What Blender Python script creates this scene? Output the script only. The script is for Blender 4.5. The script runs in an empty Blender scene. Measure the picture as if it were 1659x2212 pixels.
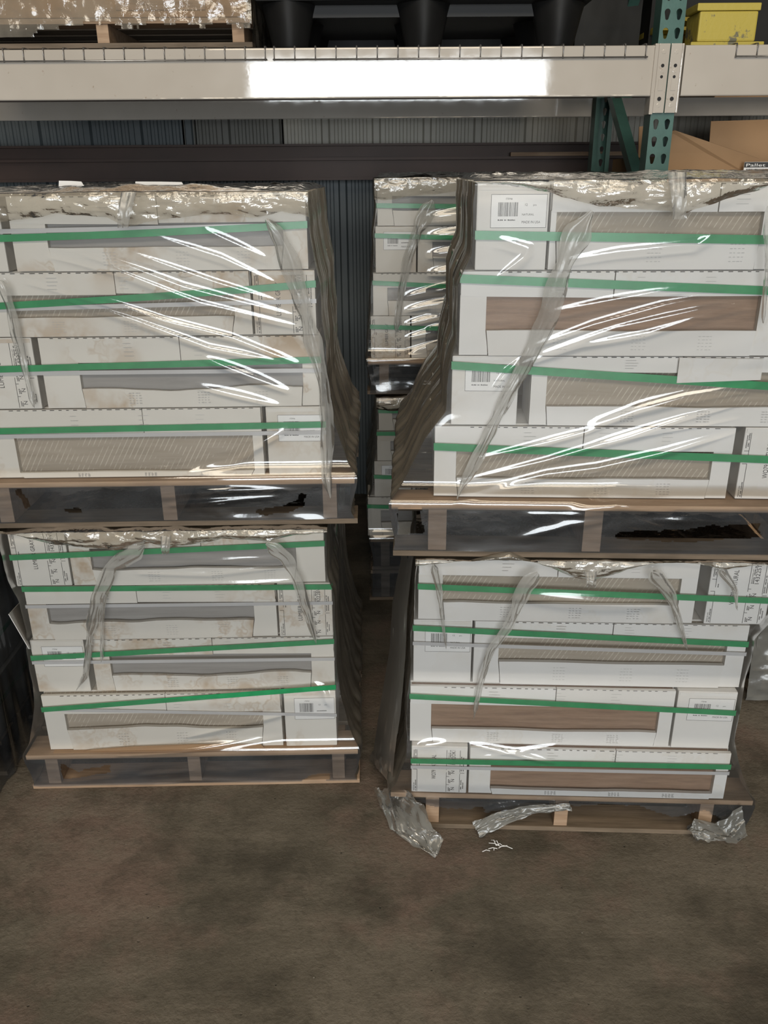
import bpy, bmesh, math, random
import numpy as np
from mathutils import Matrix, Vector

random.seed(7)
R = math.radians
sc = bpy.context.scene
col = sc.collection

# ------------------------------------------------------------------ camera
F_PX, CX, CY = 1800.0, 829.5, 1106.0
PITCH, ROLL, HC = R(22.1), R(-0.4), 1.75
cam_d = bpy.data.cameras.new('camera')
cam_d.sensor_fit = 'AUTO'
cam_d.sensor_width = 36.0
cam_d.lens = F_PX / 2212.0 * 36.0
cam_d.clip_start = 0.05
cam = bpy.data.objects.new('camera', cam_d)
col.objects.link(cam)
CAMR = Matrix.Rotation(math.pi / 2 - PITCH, 3, 'X') @ Matrix.Rotation(ROLL, 3, 'Z')
cam.matrix_world = Matrix.Translation((0, 0, HC)) @ CAMR.to_4x4()
sc.camera = cam

# ------------------------------------------------------------------ light
wd = bpy.data.worlds.new('world')
sc.world = wd
wd.use_nodes = True
bg = wd.node_tree.nodes['Background']
bg.inputs['Color'].default_value = (0.95, 0.93, 0.9, 1)
bg.inputs['Strength'].default_value = 0.05


def area_light(name, loc, target, sx, sy, power, color):
    d = bpy.data.lights.new(name, 'AREA')
    d.shape = 'RECTANGLE'
    d.size, d.size_y = sx, sy
    d.energy = power
    d.color = color
    o = bpy.data.objects.new(name, d)
    col.objects.link(o)
    o.location = loc
    o.rotation_euler = (Vector(target) - Vector(loc)).to_track_quat('-Z', 'Z').to_euler()
    return o


# the open loading door behind the photographer, a roof light over the aisle and an added fill behind it
area_light('door_daylight', (0.25, -8.0, 1.75), (0.25, 3.0, 1.75), 4.4, 3.1, 520, (0.92, 0.97, 1.0))
area_light('roof_light_fill', (0.0, -1.6, 5.2), (0.0, 1.2, 0.6), 3.0, 1.2, 75, (1.0, 0.84, 0.62))
area_light('roof_light_fill', (0.0, -5.2, 5.4), (0.0, 1.0, 1.0), 5.0, 1.4, 250, (1.0, 0.9, 0.75))  # added fill for the stack fronts, no lamp known there

sc.view_settings.view_transform = 'Standard'
sc.view_settings.look = 'None'
sc.view_settings.exposure = 0.1
sc.view_settings.gamma = 1.0
sc.view_settings.use_curve_mapping = False
sc.cycles.transparent_max_bounces = 14
sc.cycles.max_bounces = 5
sc.cycles.diffuse_bounces = 3
sc.cycles.glossy_bounces = 3
sc.cycles.use_adaptive_sampling = True
sc.cycles.adaptive_threshold = 0.03
sc.cycles.caustics_reflective = False
sc.cycles.caustics_refractive = False
sc.cycles.sample_clamp_indirect = 4.0


# ------------------------------------------------------------------ measuring
def ray(u, v):
    return CAMR @ Vector(((u - CX) / F_PX, -(v - CY) / F_PX, -1.0))


class Frame:
    """an upright plane standing in the room: origin on the floor, turned by yaw; x along it, y behind it"""

    def __init__(s, x, y, yaw):
        s.o = Vector((x, y, 0))
        s.yaw = yaw
        s.e = Vector((math.cos(yaw), math.sin(yaw), 0))
        s.n = Vector((-math.sin(yaw), math.cos(yaw), 0))

    def on(s, u, v, y=0.0):
        d = ray(u, v)
        c = Vector((0, 0, HC))
        t = ((s.o + s.n * y - c) @ s.n) / (d @ s.n)
        p = c + d * t
        return (p - s.o) @ s.e, p.z

    def w(s, x, y, z):
        p = s.o + s.e * x + s.n * y
        return (p.x, p.y, z)


# ------------------------------------------------------------------ mesh helpers
class MB:
    def __init__(s):
        s.v, s.f = [], []

    def box(s, x0, x1, y0, y1, z0, z1):
        b = len(s.v)
        s.v += [(x0, y0, z0), (x1, y0, z0), (x1, y1, z0), (x0, y1, z0), (x0, y0, z1), (x1, y0, z1), (x1, y1, z1), (x0, y1, z1)]
        for q in ((0, 3, 2, 1), (4, 5, 6, 7), (0, 1, 5, 4), (1, 2, 6, 5), (2, 3, 7, 6), (3, 0, 4, 7)):
            s.f.append(tuple(b + i for i in q))
        return s

    def prism(s, poly, y0, y1):
        """poly: (x, z) points counter-clockwise seen from the front (-y)"""
        b, n = len(s.v), len(poly)
        s.v += [(x, y0, z) for x, z in poly] + [(x, y1, z) for x, z in poly]
        s.f.append(tuple(b + i for i in range(n)))
        s.f.append(tuple(b + n + i for i in reversed(range(n))))
        for i in range(n):
            j = (i + 1) % n
            s.f.append((b + i, b + n + i, b + n + j, b + j))
        return s

    def rect(s, x0, x1, z0, z1, y):
        b = len(s.v)
        s.v += [(x0, y, z0), (x1, y, z0), (x1, y, z1), (x0, y, z1)]
        s.f.append((b, b + 1, b + 2, b + 3))
        return s

    def tube(s, pts, r, n=6):
        pts = [Vector(p) for p in pts]
        rings = []
        for i, p in enumerate(pts):
            d = (pts[min(i + 1, len(pts) - 1)] - pts[max(i - 1, 0)]).normalized()
            a = d.cross(Vector((0, 0, 1)))
            if a.length < 0.05:
                a = d.cross(Vector((1, 0, 0)))
            a.normalize()
            c = d.cross(a)
            b = len(s.v)
            rings.append(b)
            rr = r[i] if isinstance(r, (list, tuple)) else r
            for k in range(n):
                t = 2 * math.pi * k / n
                q = p + a * math.cos(t) * rr + c * math.sin(t) * rr
                s.v.append(tuple(q))
        for i in range(len(rings) - 1):
            for k in range(n):
                k2 = (k + 1) % n
                s.f.append((rings[i] + k, rings[i] + k2, rings[i + 1] + k2, rings[i + 1] + k))
        s.f.append(tuple(rings[0] + k for k in reversed(range(n))))
        s.f.append(tuple(rings[-1] + k for k in range(n)))
        return s

    def merge(s, vs, fs):
        b = len(s.v)
        s.v += [tuple(p) for p in vs]
        s.f += [tuple(b + i for i in q) for q in fs]
        return s

    def mesh(s, name, mat, smooth=False, bevel=0.0):
        m = bpy.data.meshes.new(name)
        m.from_pydata(s.v, [], s.f)
        if bevel > 0:
            bm = bmesh.new()
            bm.from_mesh(m)
            bmesh.ops.bevel(bm, geom=bm.edges[:], offset=bevel, segments=2, profile=0.6, affect='EDGES', clamp_overlap=True)
            bm.to_mesh(m)
            bm.free()
        m.materials.append(mat)
        if smooth:
            m.polygons.foreach_set('use_smooth', [True] * len(m.polygons))
        m.update()
        return m

    def build(s, name, mat, parent=None, smooth=False, bevel=0.0):
        return place(name, s.mesh(name, mat, smooth, bevel), parent)


def place(name, mesh, parent=None):
    o = bpy.data.objects.new(name, mesh)
    col.objects.link(o)
    if parent is not None:
        o.parent = parent
    return o


def tag(o, label=None, cat=None, group=None, kind=None):
    if label:
        o['label'] = label
    if cat:
        o['category'] = cat
    if group:
        o['group'] = group
    if kind:
        o['kind'] = kind
    return o


def thing(name, label, cat, loc=(0, 0, 0), rotz=0.0, group=None):
    o = bpy.data.objects.new(name, None)
    o.empty_display_size = 0.1
    col.objects.link(o)
    o.location = loc
    o.rotation_euler = (0, 0, rotz)
    return tag(o, label, cat, group)


_tc = {}


def text_geo(s):
    """flat lettering, one unit tall capitals, starting at the origin"""
    if s not in _tc:
        cu = bpy.data.curves.new('lettering', 'FONT')
        cu.body = s
        cu.size = 1.0
        cu.resolution_u = 3
        o = bpy.data.objects.new('lettering', cu)
        col.objects.link(o)
        dg = bpy.context.evaluated_depsgraph_get()
        dg.update()
        m = bpy.data.meshes.new_from_object(o.evaluated_get(dg))
        vs = [(v.co.x / 0.73, v.co.y / 0.73) for v in m.vertices]
        fs = [tuple(p.vertices) for p in m.polygons]
        bpy.data.meshes.remove(m)
        bpy.data.objects.remove(o)
        bpy.data.curves.remove(cu)
        _tc[s] = (vs, fs)
    return _tc[s]


def put_text(mb, s, x, z, h, y, up=False, length=None, squeeze=1.0):
    """lettering of cap height h on the plane y; up=True reads from bottom to top, starting at (x, z)"""
    vs, fs = text_geo(s)
    w = max(p[0] for p in vs)
    kx = (length / w) if length else h * squeeze
    if up:
        mb.merge([(x - q * h, y, z + p * kx) for p, q in vs], fs)
    else:
        mb.merge([(x + p * kx, y, z + q * h) for p, q in vs], fs)


def scribble(mb, x, z, h, n, y, up=True, seed=1):
    """a line of print too small to read: a row of tiny strokes"""
    rs = random.Random(seed * 131 + n)
    p = 0.0
    for k in range(n):
        w = h * rs.uniform(0.45, 0.8)
        q = h * rs.uniform(0.7, 1.0)
        if rs.random() > 0.14:
            if up:
                mb.rect(x - q, x, z + p, z + p + w, y)
            else:
                mb.rect(x + p, x + p + w, z, z + q, y)
        p += w + h * 0.28


# value noise on numpy grids
def vnoise(x, y, seed=0):
    rs = np.random.RandomState(seed + 11)
    tab = rs.rand(256, 256)
    xi, yi = np.floor(x).astype(int), np.floor(y).astype(int)
    fx, fy = x - xi, y - yi
    fx, fy = fx * fx * (3 - 2 * fx), fy * fy * (3 - 2 * fy)
    g = lambda a, b: tab[a & 255, b & 255]
    return (g(xi, yi) * (1 - fx) + g(xi + 1, yi) * fx) * (1 - fy) + (g(xi, yi + 1) * (1 - fx) + g(xi + 1, yi + 1) * fx) * fy - 0.5


def fbm(x, y, seed=0, oct=3):
    a, s = 1.0, 0
    for i in range(oct):
        s = s + a * vnoise(x * 2 ** i, y * 2 ** i, seed + 31 * i)
        a *= 0.5
    return s


# ------------------------------------------------------------------ materials
class NT:
    def __init__(s, name):
        s.m = bpy.data.materials.new(name)
        s.m.use_nodes = True
        s.t = s.m.node_tree
        s.t.nodes.clear()
        s.out = s.n('ShaderNodeOutputMaterial')

    def n(s, kind, **kw):
        nd = s.t.nodes.new(kind)
        for k, v in kw.items():
            if k.startswith('i_'):
                nd.inputs[k[2:].replace('_', ' ')].default_value = v
            else:
                setattr(nd, k, v)
        return nd

    def l(s, a, b):
        s.t.links.new(a, b)

    def coords(s, scale=(1, 1, 1), rnd=False, rot=(0, 0, 0)):
        tc = s.n('ShaderNodeTexCoord')
        mp = s.n('ShaderNodeMapping')
        mp.inputs['Scale'].default_value = scale
        mp.inputs['Rotation'].default_value = rot
        s.l(tc.outputs['Object'], mp.inputs['Vector'])
        if rnd:
            oi = s.n('ShaderNodeObjectInfo')
            mu = s.n('ShaderNodeMath', operation='MULTIPLY')
            mu.inputs[1].default_value = 37.0
            s.l(oi.outputs['Random'], mu.inputs[0])
            s.l(mu.outputs[0], mp.inputs['Location'])
        return mp.outputs['Vector']

    def noise(s, vec, scale, detail=3, rough=0.55):
        nd = s.n('ShaderNodeTexNoise', i_Scale=scale, i_Detail=detail, i_Roughness=rough)
        s.l(vec, nd.inputs['Vector'])
        return nd.outputs['Fac']

    def ramp(s, fac, stops):
        nd = s.n('ShaderNodeValToRGB')
        e = nd.color_ramp.elements
        while len(e) < len(stops):
            e.new(0.5)
        for i, (p, c) in enumerate(stops):
            e[i].position = p
            e[i].color = (c, c, c, 1) if isinstance(c, (int, float)) else (c[0], c[1], c[2], 1)
        s.l(fac, nd.inputs['Fac'])
        return nd.outputs['Color']

    def mix(s, fac, a, b, mode='MIX'):
        nd = s.n('ShaderNodeMix', data_type='RGBA', blend_type=mode)
        for sock, val in ((nd.inputs[0], fac), (nd.inputs[6], a), (nd.inputs[7], b)):
            if isinstance(val, (int, float)):
                sock.default_value = val
            elif isinstance(val, tuple):
                sock.default_value = (val[0], val[1], val[2], 1)
            else:
                s.l(val, sock)
        return nd.outputs[2]

    def math(s, op, a, b=0.0, clamp=False):
        nd = s.n('ShaderNodeMath', operation=op, use_clamp=clamp)
        for i, val in enumerate((a, b)):
            if isinstance(val, (int, float)):
                nd.inputs[i].default_value = val
            else:
                s.l(val, nd.inputs[i])
        return nd.outputs[0]

    def bump(s, height, strength=0.3, dist=0.01):
        nd = s.n('ShaderNodeBump', i_Strength=strength, i_Distance=dist)
        s.l(height, nd.inputs['Height'])
        return nd.outputs['Normal']

    def finish(s, color, rough=0.6, metallic=0.0, normal=None, spec=0.5, coat=0.0):
        p = s.n('ShaderNodeBsdfPrincipled')
        for key, val in (('Base Color', color), ('Roughness', rough), ('Metallic', metallic), ('Specular IOR Level', spec), ('Coat Weight', coat)):
            if isinstance(val, (int, float)):
                p.inputs[key].default_value = val
            elif isinstance(val, tuple):
                p.inputs[key].default_value = (val[0], val[1], val[2], 1)
            else:
                s.l(val, p.inputs[key])
        if normal is not None:
            s.l(normal, p.inputs['Normal'])
        s.l(p.outputs[0], s.out.inputs['Surface'])
        return s.m


def m_plain(name, c, rough=0.6, metallic=0.0, var=0.15, scale=8, bump=0.0, spec=0.5):
    t = NT(name)
    v = t.coords(rnd=True)
    n = t.noise(v, scale, 4)
    lo = tuple(x * (1 - var) for x in c)
    hi = tuple(min(1, x * (1 + var)) for x in c)
    nb = t.bump(t.noise(v, scale * 8, 3), bump, 0.004) if bump else None
    return t.finish(t.ramp(n, [(0.3, lo), (0.7, hi)]), rough, metallic, nb, spec)


def m_card(name, base, stain, amount):
    t = NT(name)
    v = t.coords(rnd=True)
    n1 = t.noise(v, 7.0, 4, 0.6)
    n2 = t.noise(v, 2.6, 3, 0.5)
    blot = t.math('MULTIPLY', t.ramp(n1, [(0.5, 0.0), (0.62, 1.0)]), t.ramp(n2, [(0.45, 0.0), (0.6, 1.0)]))
    # water lines: a thin darker rim round each blot
    rim = t.ramp(n1, [(0.47, 0.0), (0.5, 1.0), (0.53, 0.0)])
    rim = t.math('MULTIPLY', rim, t.ramp(n2, [(0.5, 0.0), (0.6, 0.7)]))
    f = t.math('MULTIPLY', t.math('MAXIMUM', blot, rim), amount, True)
    soft = t.ramp(t.noise(v, 1.7, 2), [(0.3, base), (0.75, tuple(b * k for b, k in zip(base, (0.93, 0.91, 0.88))))])
    c = t.mix(f, soft, stain)
    return t.finish(c, 0.62, 0, t.bump(t.noise(v, 60, 3), 0.12, 0.003), 0.3)


def m_wood(name, a, b, grain=(3, 40, 40), rough=0.75):
    t = NT(name)
    v = t.coords(grain, rnd=True)
    n = t.noise(v, 1.6, 5, 0.65)
    v2 = t.coords((1, 1, 1), rnd=True)
    n2 = t.noise(v2, 5, 3)
    c = t.ramp(n, [(0.25, a), (0.7, b)])
    c = t.mix(t.ramp(n2, [(0.5, 0.0), (0.75, 0.55)]), c, tuple(x * 0.45 for x in a))
    return t.finish(c, rough, 0, t.bump(n, 0.35, 0.003), 0.25)


def m_film(name, tint, rough, k, base, haze, hazecol, bscale=(9, 9, 9), bstr=0.25, bdist=0.01, hvar=0.5):
    """thin clear sheet: light passes, a fresnel gloss on top, and a little milky dust"""
    t = NT(name)
    v = t.coords(bscale)
    h = t.noise(v, 1.0, 4, 0.55)
    nm = t.bump(h, bstr, bdist)
    fr = t.n('ShaderNodeFresnel', i_IOR=1.5)
    t.l(nm, fr.inputs['Normal'])
    fac = t.math('ADD', t.math('MULTIPLY', fr.outputs[0], k), base, True)
    tr = t.n('ShaderNodeBsdfTransparent')
    tr.inputs['Color'].default_value = (*tint, 1)
    gl = t.n('ShaderNodeBsdfGlossy', i_Roughness=rough)
    gl.inputs['Color'].default_value = (1, 1, 1, 1)
    t.l(nm, gl.inputs['Normal'])
    df = t.n('ShaderNodeBsdfDiffuse')
    df.inputs['Color'].default_value = (*hazecol, 1)
    tl = t.n('ShaderNodeBsdfTranslucent')
    tl.inputs['Color'].default_value = (*hazecol, 1)
    dm = t.n('ShaderNodeMixShader')
    dm.inputs[0].default_value = 0.35
    t.l(df.outputs[0], dm.inputs[1])
    t.l(tl.outputs[0], dm.inputs[2])
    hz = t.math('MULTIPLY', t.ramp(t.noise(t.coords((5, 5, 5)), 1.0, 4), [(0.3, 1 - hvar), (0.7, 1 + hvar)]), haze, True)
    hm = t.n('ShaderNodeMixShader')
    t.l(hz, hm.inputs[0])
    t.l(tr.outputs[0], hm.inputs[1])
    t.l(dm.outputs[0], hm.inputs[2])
    mx = t.n('ShaderNodeMixShader')
    t.l(fac, mx.inputs[0])
    t.l(hm.outputs[0], mx.inputs[1])
    t.l(gl.outputs[0], mx.inputs[2])
    t.l(mx.outputs[0], t.out.inputs['Surface'])
    return t.m


def m_floor():
    t = NT('stained_concrete')
    v = t.coords()
    big = t.noise(v, 1.3, 6, 0.65)
    c = t.ramp(big, [(0.34, (0.082, 0.071, 0.053)), (0.5, (0.135, 0.117, 0.09)), (0.66, (0.21, 0.182, 0.145))])
    red = t.ramp(t.noise(t.coords((1, 1, 1), rot=(0, 0, 0.5)), 1.5, 5, 0.68), [(0.5, 0.0), (0.62, 0.75)])
    c = t.mix(red, c, (0.215, 0.15, 0.122))
    sweep = t.ramp(t.noise(t.coords((1.2, 7, 1), rot=(0, 0, 0.9)), 1.6, 6, 0.75), [(0.48, 0.0), (0.72, 0.5)])
    c = t.mix(sweep, c, (0.26, 0.225, 0.18))
    dark = t.ramp(t.noise(v, 2.6, 6, 0.72), [(0.32, 0.7), (0.5, 0.0)])
    c = t.mix(dark, c, (0.058, 0.05, 0.038))
    grit = t.ramp(t.noise(v, 55, 4, 0.75), [(0.34, 0.3), (0.5, 0.0)])
    c = t.mix(grit, c, (0.045, 0.04, 0.03))
    spk = t.n('ShaderNodeTexVoronoi', i_Scale=24.0)
    t.l(v, spk.inputs['Vector'])
    pit = t.ramp(spk.outputs['Distance'], [(0.04, 1.0), (0.075, 0.0)])
    pit = t.math('MULTIPLY', pit, t.ramp(t.noise(v, 4.0, 2), [(0.5, 0.0), (0.6, 1.0)]))
    c = t.mix(t.math('MULTIPLY', pit, 0.75), c, (0.02, 0.018, 0.014))
    spw = t.n('ShaderNodeTexVoronoi', i_Scale=13.0)
    t.l(t.coords((1, 1, 1), rot=(0, 0, 1.1)), spw.inputs['Vector'])
    chip = t.ramp(spw.outputs['Distance'], [(0.02, 1.0), (0.03, 0.0)])
    chip = t.math('MULTIPLY', chip, t.ramp(t.noise(v, 7.0, 2), [(0.55, 0.0), (0.6, 1.0)]))
    c = t.mix(chip, c, (0.42, 0.4, 0.36))
    rough_h = t.math('ADD', t.noise(v, 90, 4, 0.7), t.math('MULTIPLY', t.noise(v, 22, 3), 0.8))
    rough_h = t.math('SUBTRACT', rough_h, t.math('MULTIPLY', pit, 1.5))
    return t.finish(c, 0.62, 0, t.bump(rough_h, 0.55, 0.006), 0.35)


def m_tile(kind):
    t = NT('tile_' + kind)
    v = t.coords((2, 30, 30), rnd=True)
    n = t.noise(v, 2.0, 4, 0.6)
    if kind == 'grey':
        c = t.ramp(n, [(0.3, (0.25, 0.24, 0.235)), (0.7, (0.33, 0.32, 0.31))])
    elif kind == 'brown':
        v = t.coords((5, 60, 60), rnd=True)
        n = t.noise(v, 1.5, 6, 0.7)
        c = t.ramp(n, [(0.3, (0.2, 0.125, 0.085)), (0.55, (0.29, 0.19, 0.13)), (0.75, (0.35, 0.24, 0.17))])
    else:
        c = t.ramp(n, [(0.3, (0.33, 0.285, 0.23)), (0.7, (0.41, 0.36, 0.3))])
        # slanted chalky scuffs across the plank
        tc = t.n('ShaderNodeTexCoord')
        sep = t.n('ShaderNodeSeparateXYZ')
        t.l(tc.outputs['Object'], sep.inputs[0])
        ph = t.math('ADD', t.math('MULTIPLY', sep.outputs['X'], 72.0), t.math('MULTIPLY', sep.outputs['Z'], -40.0))
        fr = t.math('FRACT', ph)
        line = t.ramp(fr, [(0.0, 0.0), (0.06, 1.0), (0.15, 1.0), (0.21, 0.0)])
        br = t.ramp(t.noise(t.coords((14, 40, 40), rnd=True), 1.0, 3), [(0.42, 0.0), (0.55, 1.0)])
        c = t.mix(t.math('MULTIPLY', t.math('MULTIPLY', line, br), 0.55), c, (0.72, 0.66, 0.58))
        return t.finish(c, 0.6, 0, None, 0.3)
    return t.finish(c, 0.5, 0, None, 0.4)


M = {
    'floor': m_floor(),
    'card_l': m_card('white_carton_stained', (0.74, 0.72, 0.68), (0.46, 0.33, 0.21), 0.8),
    'card_r': m_card('white_carton_clean', (0.8, 0.8, 0.8), (0.62, 0.55, 0.44), 0.3),
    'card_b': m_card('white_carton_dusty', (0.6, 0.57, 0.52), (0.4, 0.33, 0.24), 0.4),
    'sticker': m_plain('label_paper', (0.83, 0.83, 0.83), 0.45, var=0.03),
    'ink': m_plain('printing_ink', (0.035, 0.035, 0.04), 0.6, var=0.05),
    'faint_ink': m_plain('faint_grey_print', (0.5, 0.5, 0.5), 0.6, var=0.05),
    'strap': m_plain('green_strap', (0.02, 0.27, 0.1), 0.32, var=0.12, scale=30),
    'strip': m_film('clear_white_strap', (0.85, 0.85, 0.85), 0.3, 1.0, 0.0, 0.8, (0.9, 0.9, 0.92), bstr=0.05, hvar=0.1),
    'pine': m_wood('pallet_pine', (0.29, 0.19, 0.12), (0.46, 0.33, 0.23)),
    'old_shaded_wood': m_wood('weathered_shaded_pallet_wood', (0.09, 0.07, 0.05), (0.2, 0.155, 0.115)),
    'kraft': m_plain('brown_cardboard', (0.36, 0.22, 0.115), 0.75, var=0.12, scale=3, bump=0.1),
    'beam': None, 'teal': m_plain('teal_rack_paint', (0.055, 0.128, 0.11), 0.3, var=0.12, scale=20, bump=0.04),
    'wire': m_plain('galvanised_wire', (0.3, 0.29, 0.28), 0.4, 0.8, var=0.2, scale=30),
    'hole': m_plain('dark_hole', (0.012, 0.012, 0.014), 0.8),
    'black': m_plain('black_plastic', (0.009, 0.009, 0.009), 0.5, var=0.3, scale=6, spec=0.3),
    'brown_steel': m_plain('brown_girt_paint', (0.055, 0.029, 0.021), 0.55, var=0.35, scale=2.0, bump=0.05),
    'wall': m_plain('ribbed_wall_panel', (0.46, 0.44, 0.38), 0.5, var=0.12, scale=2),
    'wall_slate_shade': m_plain('slate_shade_wall_panel', (0.1, 0.12, 0.13), 0.5, var=0.2, scale=2),  # slate below the girt, painted shade above it on the left
    'wall_half_shade': m_plain('half_shade_wall_panel', (0.2, 0.2, 0.18), 0.5, var=0.2, scale=2),
    'grey_wood': m_wood('grey_pallet_wood', (0.12, 0.093, 0.065), (0.26, 0.2, 0.145)),
    'shade_fill': m_plain('black_shade_fill', (0.008, 0.008, 0.007), 0.75),
    'tape': m_plain('pallet_tag_black', (0.03, 0.03, 0.03), 0.5),
    'grey': m_tile('grey'), 'beige': m_tile('beige'), 'brown': m_tile('brown'),
    'film': m_film('clear_shrink_film', (0.95, 0.95, 0.945), 0.075, 1.6, 0.0, 0.05, (0.62, 0.6, 0.56), (9, 9, 9), 0.04, 0.01),
    'film_top': m_film('crumpled_shrink_film', (0.9, 0.89, 0.86), 0.1, 1.3, 0.01, 0.3, (0.6, 0.55, 0.46), (26, 26, 34), 0.4, 0.01),
    'film_fold': m_film('bunched_shrink_film', (0.86, 0.86, 0.85), 0.18, 0.65, 0.0, 0.42, (0.62, 0.62, 0.6), (30, 30, 12), 0.18, 0.008),
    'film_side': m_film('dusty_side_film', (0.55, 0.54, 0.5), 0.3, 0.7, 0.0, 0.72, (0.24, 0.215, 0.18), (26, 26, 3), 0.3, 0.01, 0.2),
    'film_side_lit': m_film('dusty_side_film_lit', (0.6, 0.58, 0.53), 0.25, 1.0, 0.0, 0.68, (0.42, 0.37, 0.3), (26, 26, 3), 0.3, 0.01, 0.25),  # paler copy of the side film: upper light put into its colour
    'film_grey': m_film('thick_grey_film', (0.75, 0.75, 0.73), 0.22, 0.8, 0.01, 0.5, (0.42, 0.42, 0.39), (20, 20, 20), 0.2, 0.01, 0.3),
    'film_pocket': m_film('shade_tinted_pocket_film', (0.72, 0.74, 0.77), 0.1, 1.5, 0.01, 0.12, (0.3, 0.34, 0.39), (9, 9, 9), 0.1, 0.01),  # pocket shade and cool sheen tinted into the film
}


def m_beam():
    t = NT('white_rack_enamel')
    v = t.coords()
    c = t.ramp(t.noise(v, 3, 3), [(0.35, (0.47, 0.43, 0.38)), (0.7, (0.53, 0.49, 0.44))])
    dirt = t.ramp(t.noise(v, 45, 3), [(0.68, 0.0), (0.74, 0.6)])
    c = t.mix(dirt, c, (0.3, 0.22, 0.16))
    sm = t.ramp(t.noise(t.coords((1, 1, 1)), 16, 3), [(0.35, 0.03), (0.65, 0.07)])
    return t.finish(c, sm, 0, t.bump(t.noise(v, 60, 2), 0.012, 0.002), 1.0)


M['beam'] = m_beam()

# yellow paint, chipped to grey wood
_t = NT('chipped_yellow_paint')
_v = _t.coords()
_c = _t.mix(_t.ramp(_t.noise(_v, 14, 4, 0.7), [(0.58, 0.0), (0.64, 1.0)]), (0.46, 0.37, 0.06), (0.14, 0.13, 0.08))
M['yellow'] = _t.finish(_c, 0.6, 0, _t.bump(_t.noise(_v, 50, 3), 0.3, 0.004))

# ------------------------------------------------------------------ the setting
b = MB()
b.v = [(-6, -9, 0), (6, -9, 0), (6, 4.75, 0), (-6, 4.75, 0)]
b.f = [(0, 1, 2, 3)]
tag(b.build('floor', M['floor']), 'rough brown stained concrete floor', kind='structure')

# ribbed metal wall: narrow ribs with a wide flat rib every sixth; above the girt the shade on the left is painted in steps
def ribbed(name, x, xe, z0, z1, mat, label):
    b = MB()
    prof, i = [], 0
    while x < xe:
        wide = i % 6 == 5
        p = 0.075 if wide else 0.036
        d = 0.018 if wide else 0.006
        prof += [(x, 0), (x + p * 0.22, 0), (x + p * 0.34, -d), (x + p * 0.72, -d), (x + p * 0.84, 0)]
        x += p
        i += 1
    prof.append((x, 0))
    for px, py in prof:
        b.v += [(px, 4.6 + py, z0), (px, 4.6 + py, z1)]
    for k in range(len(prof) - 1):
        b.f.append((2 * k, 2 * k + 2, 2 * k + 3, 2 * k + 1))
    tag(b.build(name, M[mat]), label, kind='structure')


ribbed('wall_back', -4.5, 4.5, 0, 1.8, 'wall_slate_shade', 'slate ribbed metal wall below the brown girt')
ribbed('wall_back', -4.5, -1.0, 1.8, 4.2, 'wall_slate_shade', 'ribbed metal wall above the girt on the left, shade painted as slate')
ribbed('wall_back', -1.0, -0.5, 1.8, 4.2, 'wall_half_shade', 'ribbed metal wall above the girt, half shade painted as grey')
ribbed('wall_back', -0.5, 4.5, 1.8, 4.2, 'wall', 'pale ribbed metal wall above the girt, in its own colour')

# brown steel girt along the wall
b = MB()
g0, g1, gm = 1.722, 1.886, 1.812
b.box(-4.5, 4.5, 4.42, 4.58, g0, g0 + 0.012)
b.box(-4.5, 4.5, 4.44, 4.455, g0 + 0.012, gm)
b.box(-4.5, 4.5, 4.40, 4.455, gm, gm + 0.012)
b.box(-4.5, 4.5, 4.46, 4.475, gm + 0.012, g1 - 0.01)
b.box(-4.5, 4.5, 4.41, 4.58, g1 - 0.01, g1)
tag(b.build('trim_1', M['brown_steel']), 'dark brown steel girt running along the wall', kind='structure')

# ------------------------------------------------------------------ pallet racking
RF = Frame(0, 2.92, 0)
BZ0, BZ1 = 1.970, 2.112


def rack_beam(x0, x1, y0, label, flip=False):
    t = thing('rack_beam', label, 'rack beam', ((x0 + x1) / 2, y0, BZ0))
    h, L = BZ1 - BZ0, (x1 - x0) / 2
    b = MB()
    st = 0.022
    poly = [(0, 0), (0.0, h), (0.028, h), (0.028, h - st), (0.062, h - st), (0.062, 0)]
    if flip:
        poly = [(0.062 - a, c) for a, c in poly]
    n = len(poly)
    b.v = [(-L, a, c) for a, c in poly] + [(L, a, c) for a, c in poly]
    b.f = [tuple(range(n)), tuple(reversed(range(n, 2 * n)))] + [(i, i + n, (i + 1) % n + n, (i + 1) % n) for i in range(n)]
    o = b.build('beam_tube', M['beam'], t)
    m = o.data
    bm = bmesh.new()
    bm.from_mesh(m)
    bmesh.ops.recalc_face_normals(bm, faces=bm.faces[:])
    es = [e for e in bm.edges if abs(e.verts[0].co.x - e.verts[1].co.x) > 0.5]
    bmesh.ops.bevel(bm, geom=es, offset=0.005, segments=3, profile=0.5, affect='EDGES')
    bm.to_mesh(m)
    bm.free()
    return t


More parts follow.
